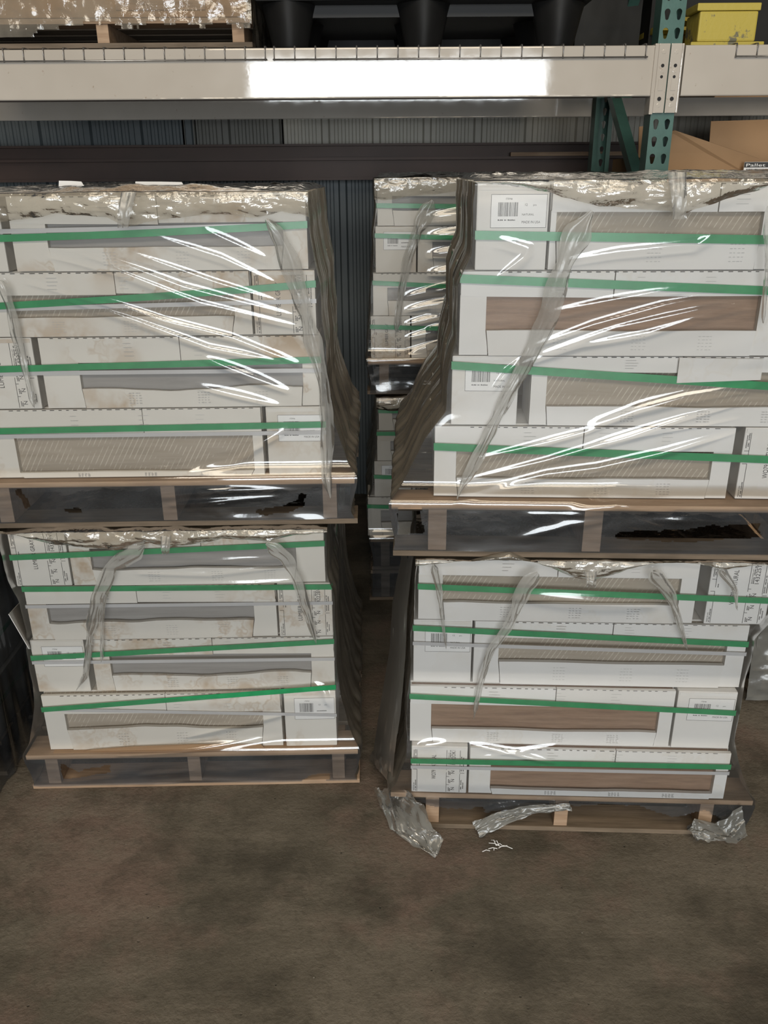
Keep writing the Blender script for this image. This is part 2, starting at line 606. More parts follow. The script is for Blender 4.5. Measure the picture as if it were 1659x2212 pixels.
def connector(t, x0, x1, side):
    """the white end plate with its holes; x in world, parent t at its own origin"""
    ox, oy, oz = t.location
    z0, z1 = 1.922, 2.116
    pl = MB()
    pl.box(x0 - ox, x1 - ox, -0.006, -0.001, z0 - oz, z1 - oz)
    if side < 0:
        pl.box(x0 - 0.012 - ox, x0 - ox, -0.006, 0.05, z0 - 0.004 - oz, z1 - oz)
    else:
        pl.box(x1 - ox, x1 + 0.006 - ox, -0.006, 0.05, z0 - oz, z1 - oz)
    o = pl.build('end_plate', M['beam'], t, bevel=0.0025)
    cx = (x0 + x1) / 2 - ox + side * 0.001
    for hz, r in ((2.055, 0.0052), (2.024, 0.0045), (1.962, 0.0062)):
        h = MB()
        ring = [(cx + r * math.cos(a), hz - oz + r * math.sin(a)) for a in [2 * math.pi * k / 14 for k in range(14)]]
        h.prism(ring, -0.0066, -0.004)
        h.build('bolt_hole', M['hole'], o)
    for hz in (2.093, 2.04, 1.944):
        h = MB()
        ring = [(cx + 0.007 * math.cos(a), hz - oz + 0.006 * math.sin(a)) for a in [2 * math.pi * k / 14 for k in range(14)]]
        h.prism(ring, -0.0072, -0.005)
        h.build('stamped_boss', M['beam'], o, bevel=0.0008)
    h = MB()
    h.box(cx - 0.008, cx + 0.008, -0.0075, -0.005, 1.985 - oz, 2.019 - oz)
    h.build('safety_clip', M['beam'], o, bevel=0.001)


bl = rack_beam(-2.4, 0.848, 2.92, 'long white front rack beam with a bright door reflection')
connector(bl, 0.858, 0.8925, -1)
br = rack_beam(0.942, 2.6, 2.92, 'white front rack beam to the right of the teal upright')
connector(br, 0.8955, 0.930, 1)
rack_beam(-2.4, 0.90, 3.95, 'shaded rear rack beam behind the long front beam', True)
rack_beam(0.995, 2.6, 3.95, 'shaded rear rack beam right of the rear teal post', True)


def keyhole(cx, cz):
    pts = []
    r1, r2, dz = 0.0088, 0.0052, 0.0165
    for k in range(11):
        a = R(-20) + R(220) * k / 10
        pts.append((cx + r1 * math.cos(a), cz + r1 * math.sin(a)))
    for k in range(7):
        a = R(180) + R(180) * k / 6
        pts.append((cx + r2 * math.cos(a), cz - dz + r2 * math.sin(a)))
    return pts


def punched_plate(w, z0, z1, holes, th):
    bm = bmesh.new()

    def loop(pts):
        vs = [bm.verts.new((x, 0, z)) for x, z in pts]
        return [bm.edges.new((vs[i], vs[(i + 1) % len(vs)])) for i in range(len(vs))]
    es = loop([(-w / 2, z0), (w / 2, z0), (w / 2, z1), (-w / 2, z1)])
    for h in holes:
        es += loop(h)
    bmesh.ops.triangle_fill(bm, use_beauty=True, use_dissolve=False, edges=es, normal=(0, -1, 0))
    r = bmesh.ops.extrude_face_region(bm, geom=bm.faces[:])
    bmesh.ops.translate(bm, vec=(0, th, 0), verts=[v for v in r['geom'] if isinstance(v, bmesh.types.BMVert)])
    bmesh.ops.recalc_face_normals(bm, faces=bm.faces[:])
    m = bpy.data.meshes.new('punched_face')
    bm.to_mesh(m)
    bm.free()
    m.materials.append(M['teal'])
    return m


ut = thing('rack_upright', 'teal steel rack upright with teardrop holes holding the white beams', 'rack upright', (0.8935, 2.926, 0))
holes = []
zz = 2.2015 + 0.0508 * 5
while zz > 1.25:
    holes += [keyhole(-0.018, zz), keyhole(0.018, zz)]
    zz -= 0.0508
fp = punched_plate(0.075, 0.0, 3.0, holes, 0.0022)
place('post_face', fp, ut)
b = MB()
b.box(-0.0375, -0.0353, 0.002, 0.07, 0, 3.0)
b.box(0.0353, 0.0375, 0.002, 0.07, 0, 3.0)
b.box(-0.0353, -0.022, 0.068, 0.07, 0, 3.0)
b.box(0.022, 0.0353, 0.068, 0.07, 0, 3.0)
b.build('post_channel', M['teal'], ut)
rp = place('rear_post_face', fp.copy(), ut)
rp.location = (0.055, 1.06, 0)
b = MB()
for sx in (-1, 1):
    b.box(*sorted((0.055 + sx * 0.0375, 0.055 + sx * 0.0353)), 0.99, 1.062, 0, 3.0)
    b.box(*sorted((0.055 + sx * 0.0353, 0.055 + sx * 0.02)), 0.99, 0.993, 0, 3.0)
b.build('rear_post_channel', M['teal'], ut)
for (ya, za, yb, zb) in ((0.07, 0.35, 0.99, 1.15), (0.99, 1.15, 0.10, 1.51), (0.10, 1.51, 0.99, 2.13), (0.99, 2.13, 0.15, 2.75)):
    b = MB()
    p, q = Vector((0.06, ya, za)), Vector((0.06, yb, zb))
    d = (q - p).normalized()
    n = Vector((0, -d.z, d.y)) * 0.02
    vs = []
    for xx in (0.035, 0.075):
        for c in (p - n, q - n, q + n, p + n):
            vs.append((xx, c.y, c.z))
    b.merge(vs, [(0, 1, 2, 3), (7, 6, 5, 4), (0, 4, 5, 1), (1, 5, 6, 2), (2, 6, 7, 3), (3, 7, 4, 0)])
    b.build('diagonal_brace', M['teal'], ut)


def wire_deck(u0, u1, step, label):
    xs, u = [], u0
    while u <= u1 + 1:
        xs.append(RF.on(u, 112)[0])
        u += step
    t = thing('wire_deck', label, 'wire decking', (xs[0], 2.92, BZ1))
    r = 0.0024
    for x in xs:
        b = MB()
        b.tube([(x - xs[0], -0.004, -0.036), (x - xs[0], -0.004, -0.006), (x - xs[0], -0.001, 0.003), (x - xs[0], 0.012, 0.0045), (x - xs[0], 1.08, 0.0045)], r, 6)
        b.build('deck_wire', M['wire'], t, smooth=True)
    b = MB()
    L = xs[-1] - xs[0]
    b.tube([(-0.004, -0.0075, -0.033), (L + 0.006, -0.0075, -0.033)], r, 6)
    b.build('front_edge_wire', M['wire'], t, smooth=True)
    for k in range(6):
        b = MB()
        yy = 0.12 + k * 0.17
        b.tube([(-0.004, yy, 0.009), (L + 0.004, yy, 0.009)], r, 6)
        b.build('cross_wire', M['wire'], t, smooth=True)


wire_deck(7 - 43.6 * 6, 574, 43.55, 'wire decking over the beam under the wrapped brown load')
wire_deck(592, 1396, 44.6, 'wire decking over the beam under the black plastic pallet')
wire_deck(1590, 1910, 45, 'wire decking over the beam under the yellow pallet')

# ------------------------------------------------------------------ cartons of tile
PRINT_H = 0.178


def print_face(parent, W, H, main, code):
    y = -0.0006
    b = MB()
    lw = 0.0006

    def vline(x, z0, z1):
        b.rect(x - lw, x + lw, z0, z1, y)

    def hline(x0, x1, z):
        b.rect(x0, x1, z - lw, z + lw, y)
    vline(0.1 * W, 0.02 * H, 0.5 * H)
    vline(0.1 * W, 0.56 * H, 0.97 * H)
    hline(0.03 * W, 0.1 * W, 0.5 * H)
    hline(0.03 * W, 0.1 * W, 0.68 * H)
    put_text(b, 'MADE IN USA', 0.055 * W, 0.03 * H, 0.0034, y, True)
    scribble(b, 0.085 * W, 0.03 * H, 0.003, 15, y, True, 15)
    scribble(b, 0.055 * W, 0.72 * H, 0.003, 12, y, True, 12)
    scribble(b, 0.085 * W, 0.72 * H, 0.003, 14, y, True, 14)
    scribble(b, 0.15 * W, 0.56 * H, 0.003, 4, y, True, 4)
    put_text(b, main, 0.44 * W, 0.30 * H, 0.0125, y, True, length=0.52 * H)
    vline(0.63 * W, 0.02 * H, 0.45 * H)
    vline(0.63 * W, 0.5 * H, 0.97 * H)
    for k, z in enumerate((0.06, 0.24, 0.42)):
        scribble(b, 0.68 * W, (z - 0.02) * H, 0.003, 5, y, True, 5)
        scribble(b, 0.705 * W, (z - 0.02) * H, 0.003, 4, y, True, 4)
        put_text(b, 'N', 0.775 * W, z * H, 0.0105, y, True)
        hline(0.63 * W, 0.68 * W, (z + 0.12) * H)
    put_text(b, 'PRODUCTION LOT', 0.68 * W, 0.62 * H, 0.0034, y, True)
    scribble(b, 0.705 * W, 0.62 * H, 0.003, 18, y, True, 18)
    put_text(b, code, 0.785 * W, 0.60 * H, 0.0115, y, True, length=0.33 * H)
    vline(0.87 * W, 0.02 * H, 0.42 * H)
    vline(0.87 * W, 0.46 * H, 0.97 * H)
    hline(0.87 * W, 0.95 * W, 0.44 * H)
    scribble(b, 0.905 * W, 0.06 * H, 0.003, 14, y, True, 14)
    scribble(b, 0.905 * W, 0.48 * H, 0.003, 18, y, True, 18)
    scribble(b, 0.94 * W, 0.1 * H, 0.003, 8, y, True, 8)
    scribble(b, 0.94 * W, 0.48 * H, 0.003, 17, y, True, 17)
    tag(b.build('lettering', M['ink'], parent), kind='stuff')


def barcode_face(parent, W, H, name, x0=0.2, z0=0.5, z1=0.88):
    y = -0.0006
    s = MB()
    s.box(x0 * W, 0.97 * W, -0.0004, 0, z0 * H, z1 * H)
    st = s.build('barcode_label', M['sticker'], parent)
    b = MB()
    lw = 0.0004
    b.rect(x0 * W, 0.97 * W, z1 * H - lw, z1 * H + lw, y)
    b.rect(x0 * W, 0.97 * W, z0 * H - lw, z0 * H + lw, y)
    b.rect(x0 * W - lw, x0 * W + lw, z0 * H, z1 * H, y)
    b.rect(0.97 * W - lw, 0.97 * W + lw, z0 * H, z1 * H, y)
    rs = random.Random(name)
    x = (x0 + 0.1) * W
    xe = x + 0.27 * W
    while x < xe:
        w = rs.choice((0.0004, 0.0006, 0.0011, 0.0015))
        b.rect(x, x + w, (z0 + 0.13) * H, (z1 - 0.09) * H, y)
        x += w + rs.choice((0.0005, 0.0008, 0.0011))
    xt = xe + 0.06 * W
    scribble(b, (x0 + 0.1) * W, (z0 + 0.08) * H, 0.003, 14, y, False)
    put_text(b, 'ITEM#', (x0 + 0.2) * W, (z1 - 0.06) * H, 0.0038, y)
    put_text(b, '12', xt + 0.03 * W, (z1 - 0.13) * H, 0.005, y)
    put_text(b, 'pcs', xt + 0.15 * W, (z1 - 0.13) * H, 0.004, y)
    (put_text(b, name, xt, (z0 + 0.14) * H, 0.0042, y) if name == 'NATURAL' else scribble(b, xt, (z0 + 0.14) * H, 0.0036, 9, y, False))
    put_text(b, 'MADE IN USA', xt, (z0 + 0.05) * H, 0.0055, y, length=0.26 * W)
    tag(b.build('lettering', M['ink'], st), kind='stuff')


def end_box(fr, x, y, z, W, D, H, face, main, code, card, label, yaw=0.0):
    t = thing('tile_box', label, 'tile box', fr.w(x, y, z), fr.yaw + yaw)
    b = MB()
    b.box(0, W, 0, D, 0, H)
    b.build('carton', M[card], t, bevel=0.003)
    if face == 'print':
        print_face(t, W, H, main, code)
    else:
        barcode_face(t, W, H, main.split()[-1])
    # folded-in closing flap seam
    f = MB()
    f.prism([(0.004, H * 0.93), (W - 0.004, H * 0.93), (W - 0.004, H - 0.003), (0.004, H - 0.003)], -0.0012, 0.0005)
    f.build('closing_flap', M[card], t)
    return t


def wavy(x0, x1, z, amp, seed, n=26):
    xs = np.linspace(x0, x1, n)
    w = fbm(xs * 4.0 + seed * 3.7, np.zeros(n) + seed, seed, 3)
    fade = np.minimum(1, np.minimum(xs - x0, x1 - xs) / 0.05 + 0.15)
    return [(float(a), float(z + amp * 2 * c * d)) for a, c, d in zip(xs, w, fade)]


def long_box(fr, x, y, z, L, W, H, win, tile, split, card, label, amp=0.004, seed=1, yaw=0.0, plain=False):
    """win = (x0, x1, z0, z1) of the opening in the box's own coordinates"""
    t = thing('tile_box', label, 'tile box', fr.w(x, y, z), fr.yaw + yaw)
    wx0, wx1, wz0, wz1 = win
    b = MB()
    b.box(0, L, 0.0225, W, 0, H)
    b.build('carton', M[card], t, bevel=0.002)
    b = MB()
    b.box(0.004, L - 0.004, 0.0165, 0.022, 0.004, H - 0.004)
    b.build('tile_plank', M[tile], t)
    rs = random.Random(seed)
    g = 0.0011
    # side flaps, with the slanted cut running down from the opening
    sl = rs.uniform(0.004, 0.01)
    b = MB()
    b.prism([(0, 0.001), (wx0 + sl, 0.001), (wx0 + sl * 0.8, wz0 * 0.35), (wx0, wz0), (wx0, wz1 + 0.004), (0, wz1 + 0.004)], 0.001, 0.016)
    b.build('side_flap', M[card], t)
    b = MB()
    b.prism([(wx1 - sl, 0.001), (L, 0.001), (L, wz1 + 0.004), (wx1, wz1 + 0.004), (wx1, wz0), (wx1 - sl * 0.8, wz0 * 0.35)], 0.001, 0.016)
    b.build('side_flap', M[card], t)
    # lower flap with its wavy torn edge
    top = wavy(wx0 + 2 * g, wx1 - 2 * g, wz0, amp, seed)
    b = MB()
    b.prism([(wx0 + sl + 2 * g, 0.0005), (wx1 - sl - 2 * g, 0.0005)] + list(reversed(top)), -0.001 - rs.uniform(0, 0.003), 0.008)
    b.build('lower_flap', M[card], t)
    # upper flaps meet at a cut
    sx = split if split else L * 0.5
    z0a, z0b = wz1 - rs.uniform(-0.001, 0.003), wz1 + rs.uniform(-0.001, 0.004)
    b = MB()
    b.prism([(0.001, wz1 + 0.001), (sx - g, z0a), (sx - g, H - 0.001), (0.001, H - 0.001)], -0.0005, 0.008)
    b.build('upper_flap', M[card], t)
    b = MB()
    b.prism([(sx + g, z0b), (L - 0.001, wz1 + rs.uniform(-0.003, 0.003)), (L - 0.001, H - 0.001), (sx + g, H - 0.001)], -0.0022, 0.008)
    b.build('upper_flap', M[card], t)
    if plain:
        return t
    # perforated fold along the top edge
    b = MB()
    xx = 0.02 + rs.uniform(0, 0.1)
    while xx < L - 0.03:
        w = rs.uniform(0.007, 0.013)
        b.rect(xx, xx + w, H - 0.0032, H - 0.0017, -0.0027)
        xx += w + rs.uniform(0.009, 0.014)
    tag(b.build('perforation', M['hole'], t), kind='stuff')
    # blocks of very faint small print
    b = MB()
    for bx in (0.3, 0.55, 0.76):
        for k in range(5):
            zc = wz0 * (0.78 - 0.13 * k)
            for c in range(4):
                b.rect(bx * L + c * 0.0085, bx * L + c * 0.0085 + rs.uniform(0.003, 0.007), zc - 0.0005, zc + 0.0005, -0.0047)
        for k in range(4):
            zc = wz1 + (H - wz1) * (0.75 - 0.16 * k)
            b.rect(bx * L, bx * L + rs.uniform(0.015, 0.03), zc - 0.0005, zc + 0.0005, -0.0029)
    tag(b.build('fine_print', M['faint_ink'], t), kind='stuff')
    return t


def strap_band(name, fr, x0, x1, d0, d1, za, zb, width, mat, label, cat, group, off=0.0075, th=0.0008, sag=0.0):
    """a band going once round a course; za/zb its height at the left and right front corner"""
    t = thing(name, label, cat, fr.w(x0, 0, min(za, zb) - width / 2), fr.yaw, group)
    zref = min(za, zb) - width / 2
    n = 14
    loop = [(x0 - 0.0015 + (x1 - x0 + 0.003) * k / n, d0 - off, za + (zb - za) * k / n + sag * math.sin(math.pi * k / n)) for k in range(n + 1)]
    loop += [(x1 + 0.0015, d0 + (d1 - d0) * k / 4, zb) for k in range(1, 5)]
    loop += [(x1 - (x1 - x0) * k / 4, d1 + 0.0015, zb + (za - zb) * k / 4) for k in range(1, 5)]
    loop += [(x0 - 0.0015, d1 - (d1 - d0) * k / 4, za) for k in range(1, 4)]
    b = MB()
    N = len(loop)
    for (x, y, z) in loop:
        for zz in (z - width / 2, z + width / 2):
            b.v.append((x - x0, y, zz - zref))
    cx, cy = (x1 - x0) / 2, (d0 + d1) / 2
    for (x, y, z) in loop:
        dx, dy = x - x0 - cx, y - cy
        l = math.hypot(dx, dy)
        for zz in (z - width / 2, z + width / 2):
            b.v.append((x - x0 + dx / l * th, y + dy / l * th, zz - zref))
    for k in range(N):
        j = (k + 1) % N
        a0, a1, c0, c1 = 2 * k, 2 * k + 1, 2 * j, 2 * j + 1
        o = 2 * N
        b.f += [(a0, a1, c1, c0), (a0 + o, c0 + o, c1 + o, a1 + o), (a1, a1 + o, c1 + o, c1), (a0, c0, c0 + o, a0 + o)]
    b.build('band', M[mat], t)
    return t


def wood_pallet(fr, x0, x1, y0, y1, z0, z1, label, mat='pine', mat2='old_shaded_wood', sxs=None, sw=0.038, bottom_inset=0.0):
    t = thing('wooden_pallet', label, 'pallet', fr.w(x0, y0, z0), fr.yaw)
    W, D, H = x1 - x0, y1 - y0, z1 - z0
    th = 0.016
    n = 7
    bw = 0.098
    rs = random.Random(label)
    for k in range(n):
        yy = (D - bw) * k / (n - 1)
        b = MB()
        j = rs.uniform(-0.006, 0.006) if k else 0
        b.box(j, W + j, yy, yy + bw, H - th, H - rs.uniform(0, 0.0012))
        b.build('deck_board', M[mat if k == 0 else 'old_shaded_wood'], t, bevel=0.0015)  # inner boards darker: pocket shade put into the wood colour
    for sx in (sxs or (0.045, W / 2 - sw / 2, W - 0.045 - sw)):
        b = MB()
        b.box(sx, sx + sw, 0.006, D - 0.006, th, H - th)
        b.build('stringer', M[mat], t, bevel=0.0015)
    for k in range(4):
        yy = (D - bw) * k / 3
        b = MB()
        j = rs.uniform(-0.008, 0.008)
        b.box(bottom_inset + j, W - bottom_inset + j, yy, yy + bw, 0.001, th)
        b.build('bottom_board', M[mat2 if k == 0 else 'old_shaded_wood'], t, bevel=0.0015)  # same painted shade on the inner bottom boards
    return t


BW, BL = 0.155, 0.708
GAP = 0.006
DEPTH = 0.80
ORD = ('top', 'second', 'third', 'bottom')


def stack(fr, place_name, zb, courses, card, strapw=0.0165, rows_side='R'):
    """zb: five heights from the top of the load to the pallet deck"""
    ext = []
    for i, c in enumerate(courses):
        z1, z0 = zb[i], zb[i + 1]
        H = z1 - z0 - 0.0015
        ax = fr.on(*c['ax'])[0]
        ew = c.get('ew', BW)
        gap = c.get('gap', GAP)
        tot = ew + gap + BL
        x0 = ax if c['anchor'] == 'L' else ax - tot
        x1 = x0 + tot
        ext.append((z0, z1, x0, x1, c.get('dy', 0.0)))
        nm = ORD[i] + ' course of the ' + place_name
        if c['end'] == 'L':
            xe, xl = x0, x0 + ew + gap
        else:
            xl, xe = x0, x0 + BL + gap
        dy = c.get('dy', 0.0)
        kind = {'print': 'printed lot text', 'bar': 'a barcode label'}[c['face']]
        end_box(fr, xe, dy + c.get('edy', 0.0), z0, ew, BL, H, c['face'], c['main'], c['code'], card,
                'upright white carton end with %s, %s' % (kind, nm), c.get('eyaw', R(random.uniform(-0.7, 0.7))))
        if 'win' in c:
            u0, u1, v0, v1 = c['win']
            vm, um = (v0 + v1) / 2, (u0 + u1) / 2
            wx0, wx1 = fr.on(u0, vm)[0] - xl, fr.on(u1, vm)[0] - xl
            wz1, wz0 = fr.on(um, v0)[1] - z0, fr.on(um, v1)[1] - z0
            wx0, wx1 = max(wx0, 0.012), min(wx1, BL - 0.012)
            wz0, wz1 = max(wz0, 0.012), min(wz1, H - 0.012)
        else:
            wx0, wx1, wz0, wz1 = 0.055, BL - 0.055, 0.35 * H, 0.66 * H
        sp = fr.on(c['split'], c['ax'][1])[0] - xl if c.get('split') else None
        look = {'grey': 'grey', 'beige': 'chalk-marked beige', 'brown': 'brown wood-look'}[c['tile']]
        lb = long_box(fr, xl, dy, z0, BL, BW, H, (wx0, wx1, wz0, wz1), c['tile'], sp, card,
                 'long white carton showing %s tile, %s' % (look, nm), c.get('amp', 0.004), i * 7 + len(place_name), c.get('yaw', 0.0))
        if c.get('torn'):
            u0, v0, u1, v1 = c['torn']
            (ta, tz1), (tb, tz0) = fr.on(u0, v0 + 6, -0.012), fr.on(u1, v1 - 8, -0.012)
            b = MB()
            b.prism([(ta - xl, tz0 - z0 - 0.008), (tb - xl, tz0 - z0), (tb - xl, H - 0.004), (ta - xl, tz1 - z0)], -0.0102, -0.0088)
            o = b.build('torn_flap', M[card], lb)
        # rows behind, where their ends face the gap between the stacks
        if c['end'] != rows_side and rows_side:
            for k in range(1, 5):
                b = MB()
                b.box(0, BL, 0, BW - 0.003, 0, H)
                o = b.build('tile_box', M[card], None, bevel=0.002)
                o.location = fr.w(xl, dy + 0.002 + k * BW, z0)
                o.rotation_euler = (0, 0, fr.yaw)
                tag(o, 'plain carton, %s row from the front, %s' % (('second', 'third', 'fourth', 'fifth')[k - 1], nm), 'tile box', 'cartons behind the front rows')
        ua, va, ub, vb = c['strap']
        xa, za = fr.on(ua, va, -0.008)
        xb, zb_ = fr.on(ub, vb, -0.008)
        sl = (zb_ - za) / (xb - xa)
        strap_band('packing_strap', fr, x0, x1, dy, dy + DEPTH, za + sl * (x0 - xa), za + sl * (x1 - xa), strapw, 'strap',
                   'green plastic strap round the %s' % nm, 'strap', 'green packing straps', sag=c.get('sag', 0.0))
        if c.get('strip'):
            ua, va, ub, vb = c['strip']
            xa, za = fr.on(ua, va, -0.006)
            xb, zb_ = fr.on(ub, vb, -0.006)
            sl = (zb_ - za) / (xb - xa)
            strap_band('clear_strap', fr, x0, x1, dy, dy + DEPTH, za + sl * (x0 - xa), za + sl * (x1 - xa), 0.0105, 'strip',
                       'milky clear strap under the green one, %s' % nm, 'strap', 'clear packing straps', off=0.0055, th=0.0005)
    return ext


FL = Frame(-1.09, 2.10, R(1.0))
FR = Frame(0.015, 1.925, R(-2.6))
FB = Frame(-0.06, 3.30, R(0.5))

LG, WN = 'LUMBER GRAY', 'WO79 NATURAL'
UL = [
    dict(anchor='R', ax=(663, 500), end='L', face='bar', main=LG, code='14222BV1', gap=0.02, win=(100, 612, 482, 533), tile='grey', strap=(0, 513, 665, 485), strip=(0, 500, 600, 487), amp=0.003, sag=-0.004),
    dict(anchor='R', ax=(682, 650), end='R', face='print', main=LG, code='14222BV1', win=(18, 506, 637, 685), split=253, tile='beige', strap=(0, 660, 668, 614), strip=(0, 668, 500, 655), amp=0.003, sag=-0.004, edy=-0.003),
    dict(anchor='R', ax=(693, 800), end='L', face='print', main=LG, code='14222BV1', gap=0.016, win=(172, 654, 782, 838), tile='grey', strap=(0, 798, 695, 777), amp=0.009, strip=(110, 806, 690, 800)),
    dict(anchor='R', ax=(704, 950), end='R', face='bar', main=LG, code='14222BV1', gap=0.012, win=(36, 548, 942, 1018), split=314, tile='beige', strap=(30, 931, 705, 917), strip=(35, 943, 560, 936), amp=0.002),
]
LLc = [
    dict(anchor='L', ax=(24, 1200), end='L', face='print', main=LG, code='14322BV1', win=(195, 640, 1182, 1226), tile='grey', strap=(25, 1205, 702, 1174), amp=0.009, split=436),
    dict(anchor='L', ax=(60, 1320), end='R', face='print', main=LG, code='14222BV1', win=(102, 549, 1302, 1342), tile='grey', strap=(60, 1273, 704, 1268), strip=(60, 1311, 700, 1303), amp=0.009, edy=-0.003, split=300),
    dict(anchor='L', ax=(74, 1440), end='L', face='bar', main=LG, code='', gap=0.018, win=(238, 673, 1413, 1456), tile='grey', strap=(74, 1422, 716, 1386), strip=(78, 1432, 712, 1424), amp=0.009),
    dict(anchor='L', ax=(102, 1550), end='R', face='bar', main=LG, code='', gap=0.01, win=(145, 570, 1532, 1566), split=366, tile='beige', strap=(105, 1526, 711, 1479), strip=(190, 1528, 610, 1536), amp=0.009, edy=-0.003, dy=-0.016),
]
UR = [
    dict(anchor='L', ax=(1028, 500), end='L', face='bar', main=WN, code='', win=(1182, 1648, 458, 512), tile='beige', strap=(1027, 508, 1659, 518), amp=0.002),
    dict(anchor='L', ax=(994, 660), end='R', face='print', main=WN, code='14322ST1', win=(1050, 1640, 641, 714), split=1323, tile='brown', strap=(997, 602, 1659, 628), amp=0.002),
    dict(anchor='L', ax=(976, 830), end='L', face='bar', main=WN, code='', gap=0.03, win=(1181, 1700, 806, 880), tile='beige', strap=(975, 790, 1659, 835), split=1470, amp=0.003, dy=0.004, torn=(1470, 768, 1645, 830)),
    dict(anchor='L', ax=(938, 1000), end='R', face='print', main=WN, code='14322ST1', gap=0.022, win=(985, 1538, 974, 1034), tile='beige', strap=(937, 965, 1659, 993), amp=0.003),
]
LR = [
    dict(anchor='L', ax=(904, 1270), end='R', face='print', main=WN, code='14322ST1', gap=0.03, win=(956, 1470, 1246, 1304), tile='beige', strap=(903, 1267, 1655, 1298), amp=0.003),
    dict(anchor='L', ax=(893, 1400), end='L', face='bar', main=WN, code='', win=(1077, 1570, 1381, 1432), split=1320, tile='beige', strap=(893, 1357, 1625, 1393), strip=(893, 1390, 1622, 1414), amp=0.002),
    dict(anchor='L', ax=(886, 1530), end='R', face='bar', main=WN, code='', win=(931, 1420, 1518, 1570), split=1196, tile='brown', strap=(885, 1497, 1598, 1534), amp=0.003, edy=-0.003, dy=-0.016),
    dict(anchor='L', ax=(889, 1650), end='L', face='print', main=WN, code='18222OK1', win=(1057, 1535, 1638, 1690), split=1320, tile='brown', strap=(889, 1627, 1580, 1640), strip=(889, 1640, 1580, 1654), amp=0.003, dy=-0.034),
]
Z_UL = (1.708, 1.534, 1.376, 1.191, 1.002)
Z_LL = (0.855, 0.678, 0.504, 0.326, 0.128)
Z_UR = (1.73, 1.55, 1.36, 1.193, 1.012)
Z_LR = (0.856, 0.665, 0.472, 0.288, 0.128)

x_ul = stack(FL, 'upper left pallet', Z_UL, UL, 'card_l', rows_side='R')
x_ll = stack(FL, 'lower left pallet', Z_LL, LLc, 'card_l', rows_side='R')
x_ur = stack(FR, 'upper right pallet', Z_UR, UR, 'card_r', strapw=0.0185, rows_side='L')
x_lr = stack(FR, 'lower right pallet', Z_LR, LR, 'card_r', strapw=0.0165, rows_side='L')

wood_pallet(FL, 0.0, 1.005, -0.04, 0.93, 0.0, 0.126, 'pale wooden pallet under the lower left cartons, on the floor', sxs=(0.052, 0.484, 0.925), mat2='pine')
wood_pallet(FL, 0.005, 1.012, -0.03, 0.93, 0.868, 1.000, 'wooden pallet between the two left stacks of cartons', sxs=(0.05, 0.488, 0.92))
wood_pallet(FR, 0.0, 1.01, -0.036, 0.95, 0.0, 0.126, 'dark worn wooden pallet under the lower right cartons, on the floor', sxs=(0.10, 0.466, 0.87), bottom_inset=0.06, mat2='grey_wood')
wood_pallet(FR, 0.005, 1.09, -0.045, 0.95, 0.868, 1.010, 'reddish wooden pallet between the two right stacks of cartons', sxs=(0.09, 0.468, 0.99), sw=0.045)

sp = thing('slip_sheet', 'brown stained cardboard slip sheet under the lower left cartons', 'slip sheet', FL.w(0.08, -0.03, 0.1262), FL.yaw)
b = MB()
b.box(0, 0.85, 0, 0.85, 0, 0.0016)
b.build('sheet', M['kraft'], sp)
b = MB()
b.prism([(0.09, 0.002), (0.64, 0.002), (0.63, 0.016), (0.42, 0.021), (0.25, 0.017), (0.12, 0.008)], 0.003, 0.0045)
b.build('turned_up_lip', M['kraft'], sp)

# rear stacks seen through the gap
UC = [
    dict(anchor='L', ax=(815, 450), end='R', face='print', main=LG, code='14222BV1', tile='grey', strap=(815, 444, 1000, 446)),
    dict(anchor='L', ax=(811, 540), end='L', face='bar', main=LG, code='', tile='grey', strap=(811, 509, 1000, 514)),
    dict(anchor='L', ax=(806, 640), end='R', face='print', main=LG, code='14222BV1', tile='grey', strap=(806, 611, 1000, 620)),
    dict(anchor='L', ax=(801, 730), end='L', face='print', main=LG, code='14222BV1', tile='grey', strap=(801, 706, 1000, 711)),
]
LC = [
    dict(anchor='L', ax=(818, 880), end='R', face='print', main=LG, code='14222BV1', tile='grey', strap=(818, 888, 900, 889)),
    dict(anchor='L', ax=(815, 980), end='R', face='bar', main=LG, code='', tile='grey', strap=(815, 937, 900, 937)),
    dict(anchor='L', ax=(809, 1060), end='L', face='bar', main=LG, code='', tile='grey', strap=(809, 1030, 900, 1033)),
    dict(anchor='L', ax=(795, 1130), end='R', face='print', main=LG, code='14222BV1', tile='grey', strap=(795, 1094, 900, 1097)),
]
Z_UC = (1.728, 1.568, 1.398, 1.236, 1.070)
Z_LC = (0.915, 0.77, 0.64, 0.48, 0.30)
x_uc = stack(FB, 'upper rear pallet', Z_UC, UC, 'card_l', rows_side=None)
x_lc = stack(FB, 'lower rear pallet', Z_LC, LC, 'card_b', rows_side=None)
wood_pallet(FB, 0.0, 0.90, -0.03, 0.95, 0.93, 1.066, 'wooden pallet between the two rear stacks, seen in the gap')
wood_pallet(FB, 0.0, 0.90, -0.03, 0.95, 0.15, 0.298, 'upper of two pallets at the foot of the rear stack', mat='old_shaded_wood')
wood_pallet(FB, 0.0, 0.90, -0.03, 0.95, 0.0, 0.148, 'lowest pallet on the floor under the rear stack', mat='old_shaded_wood')


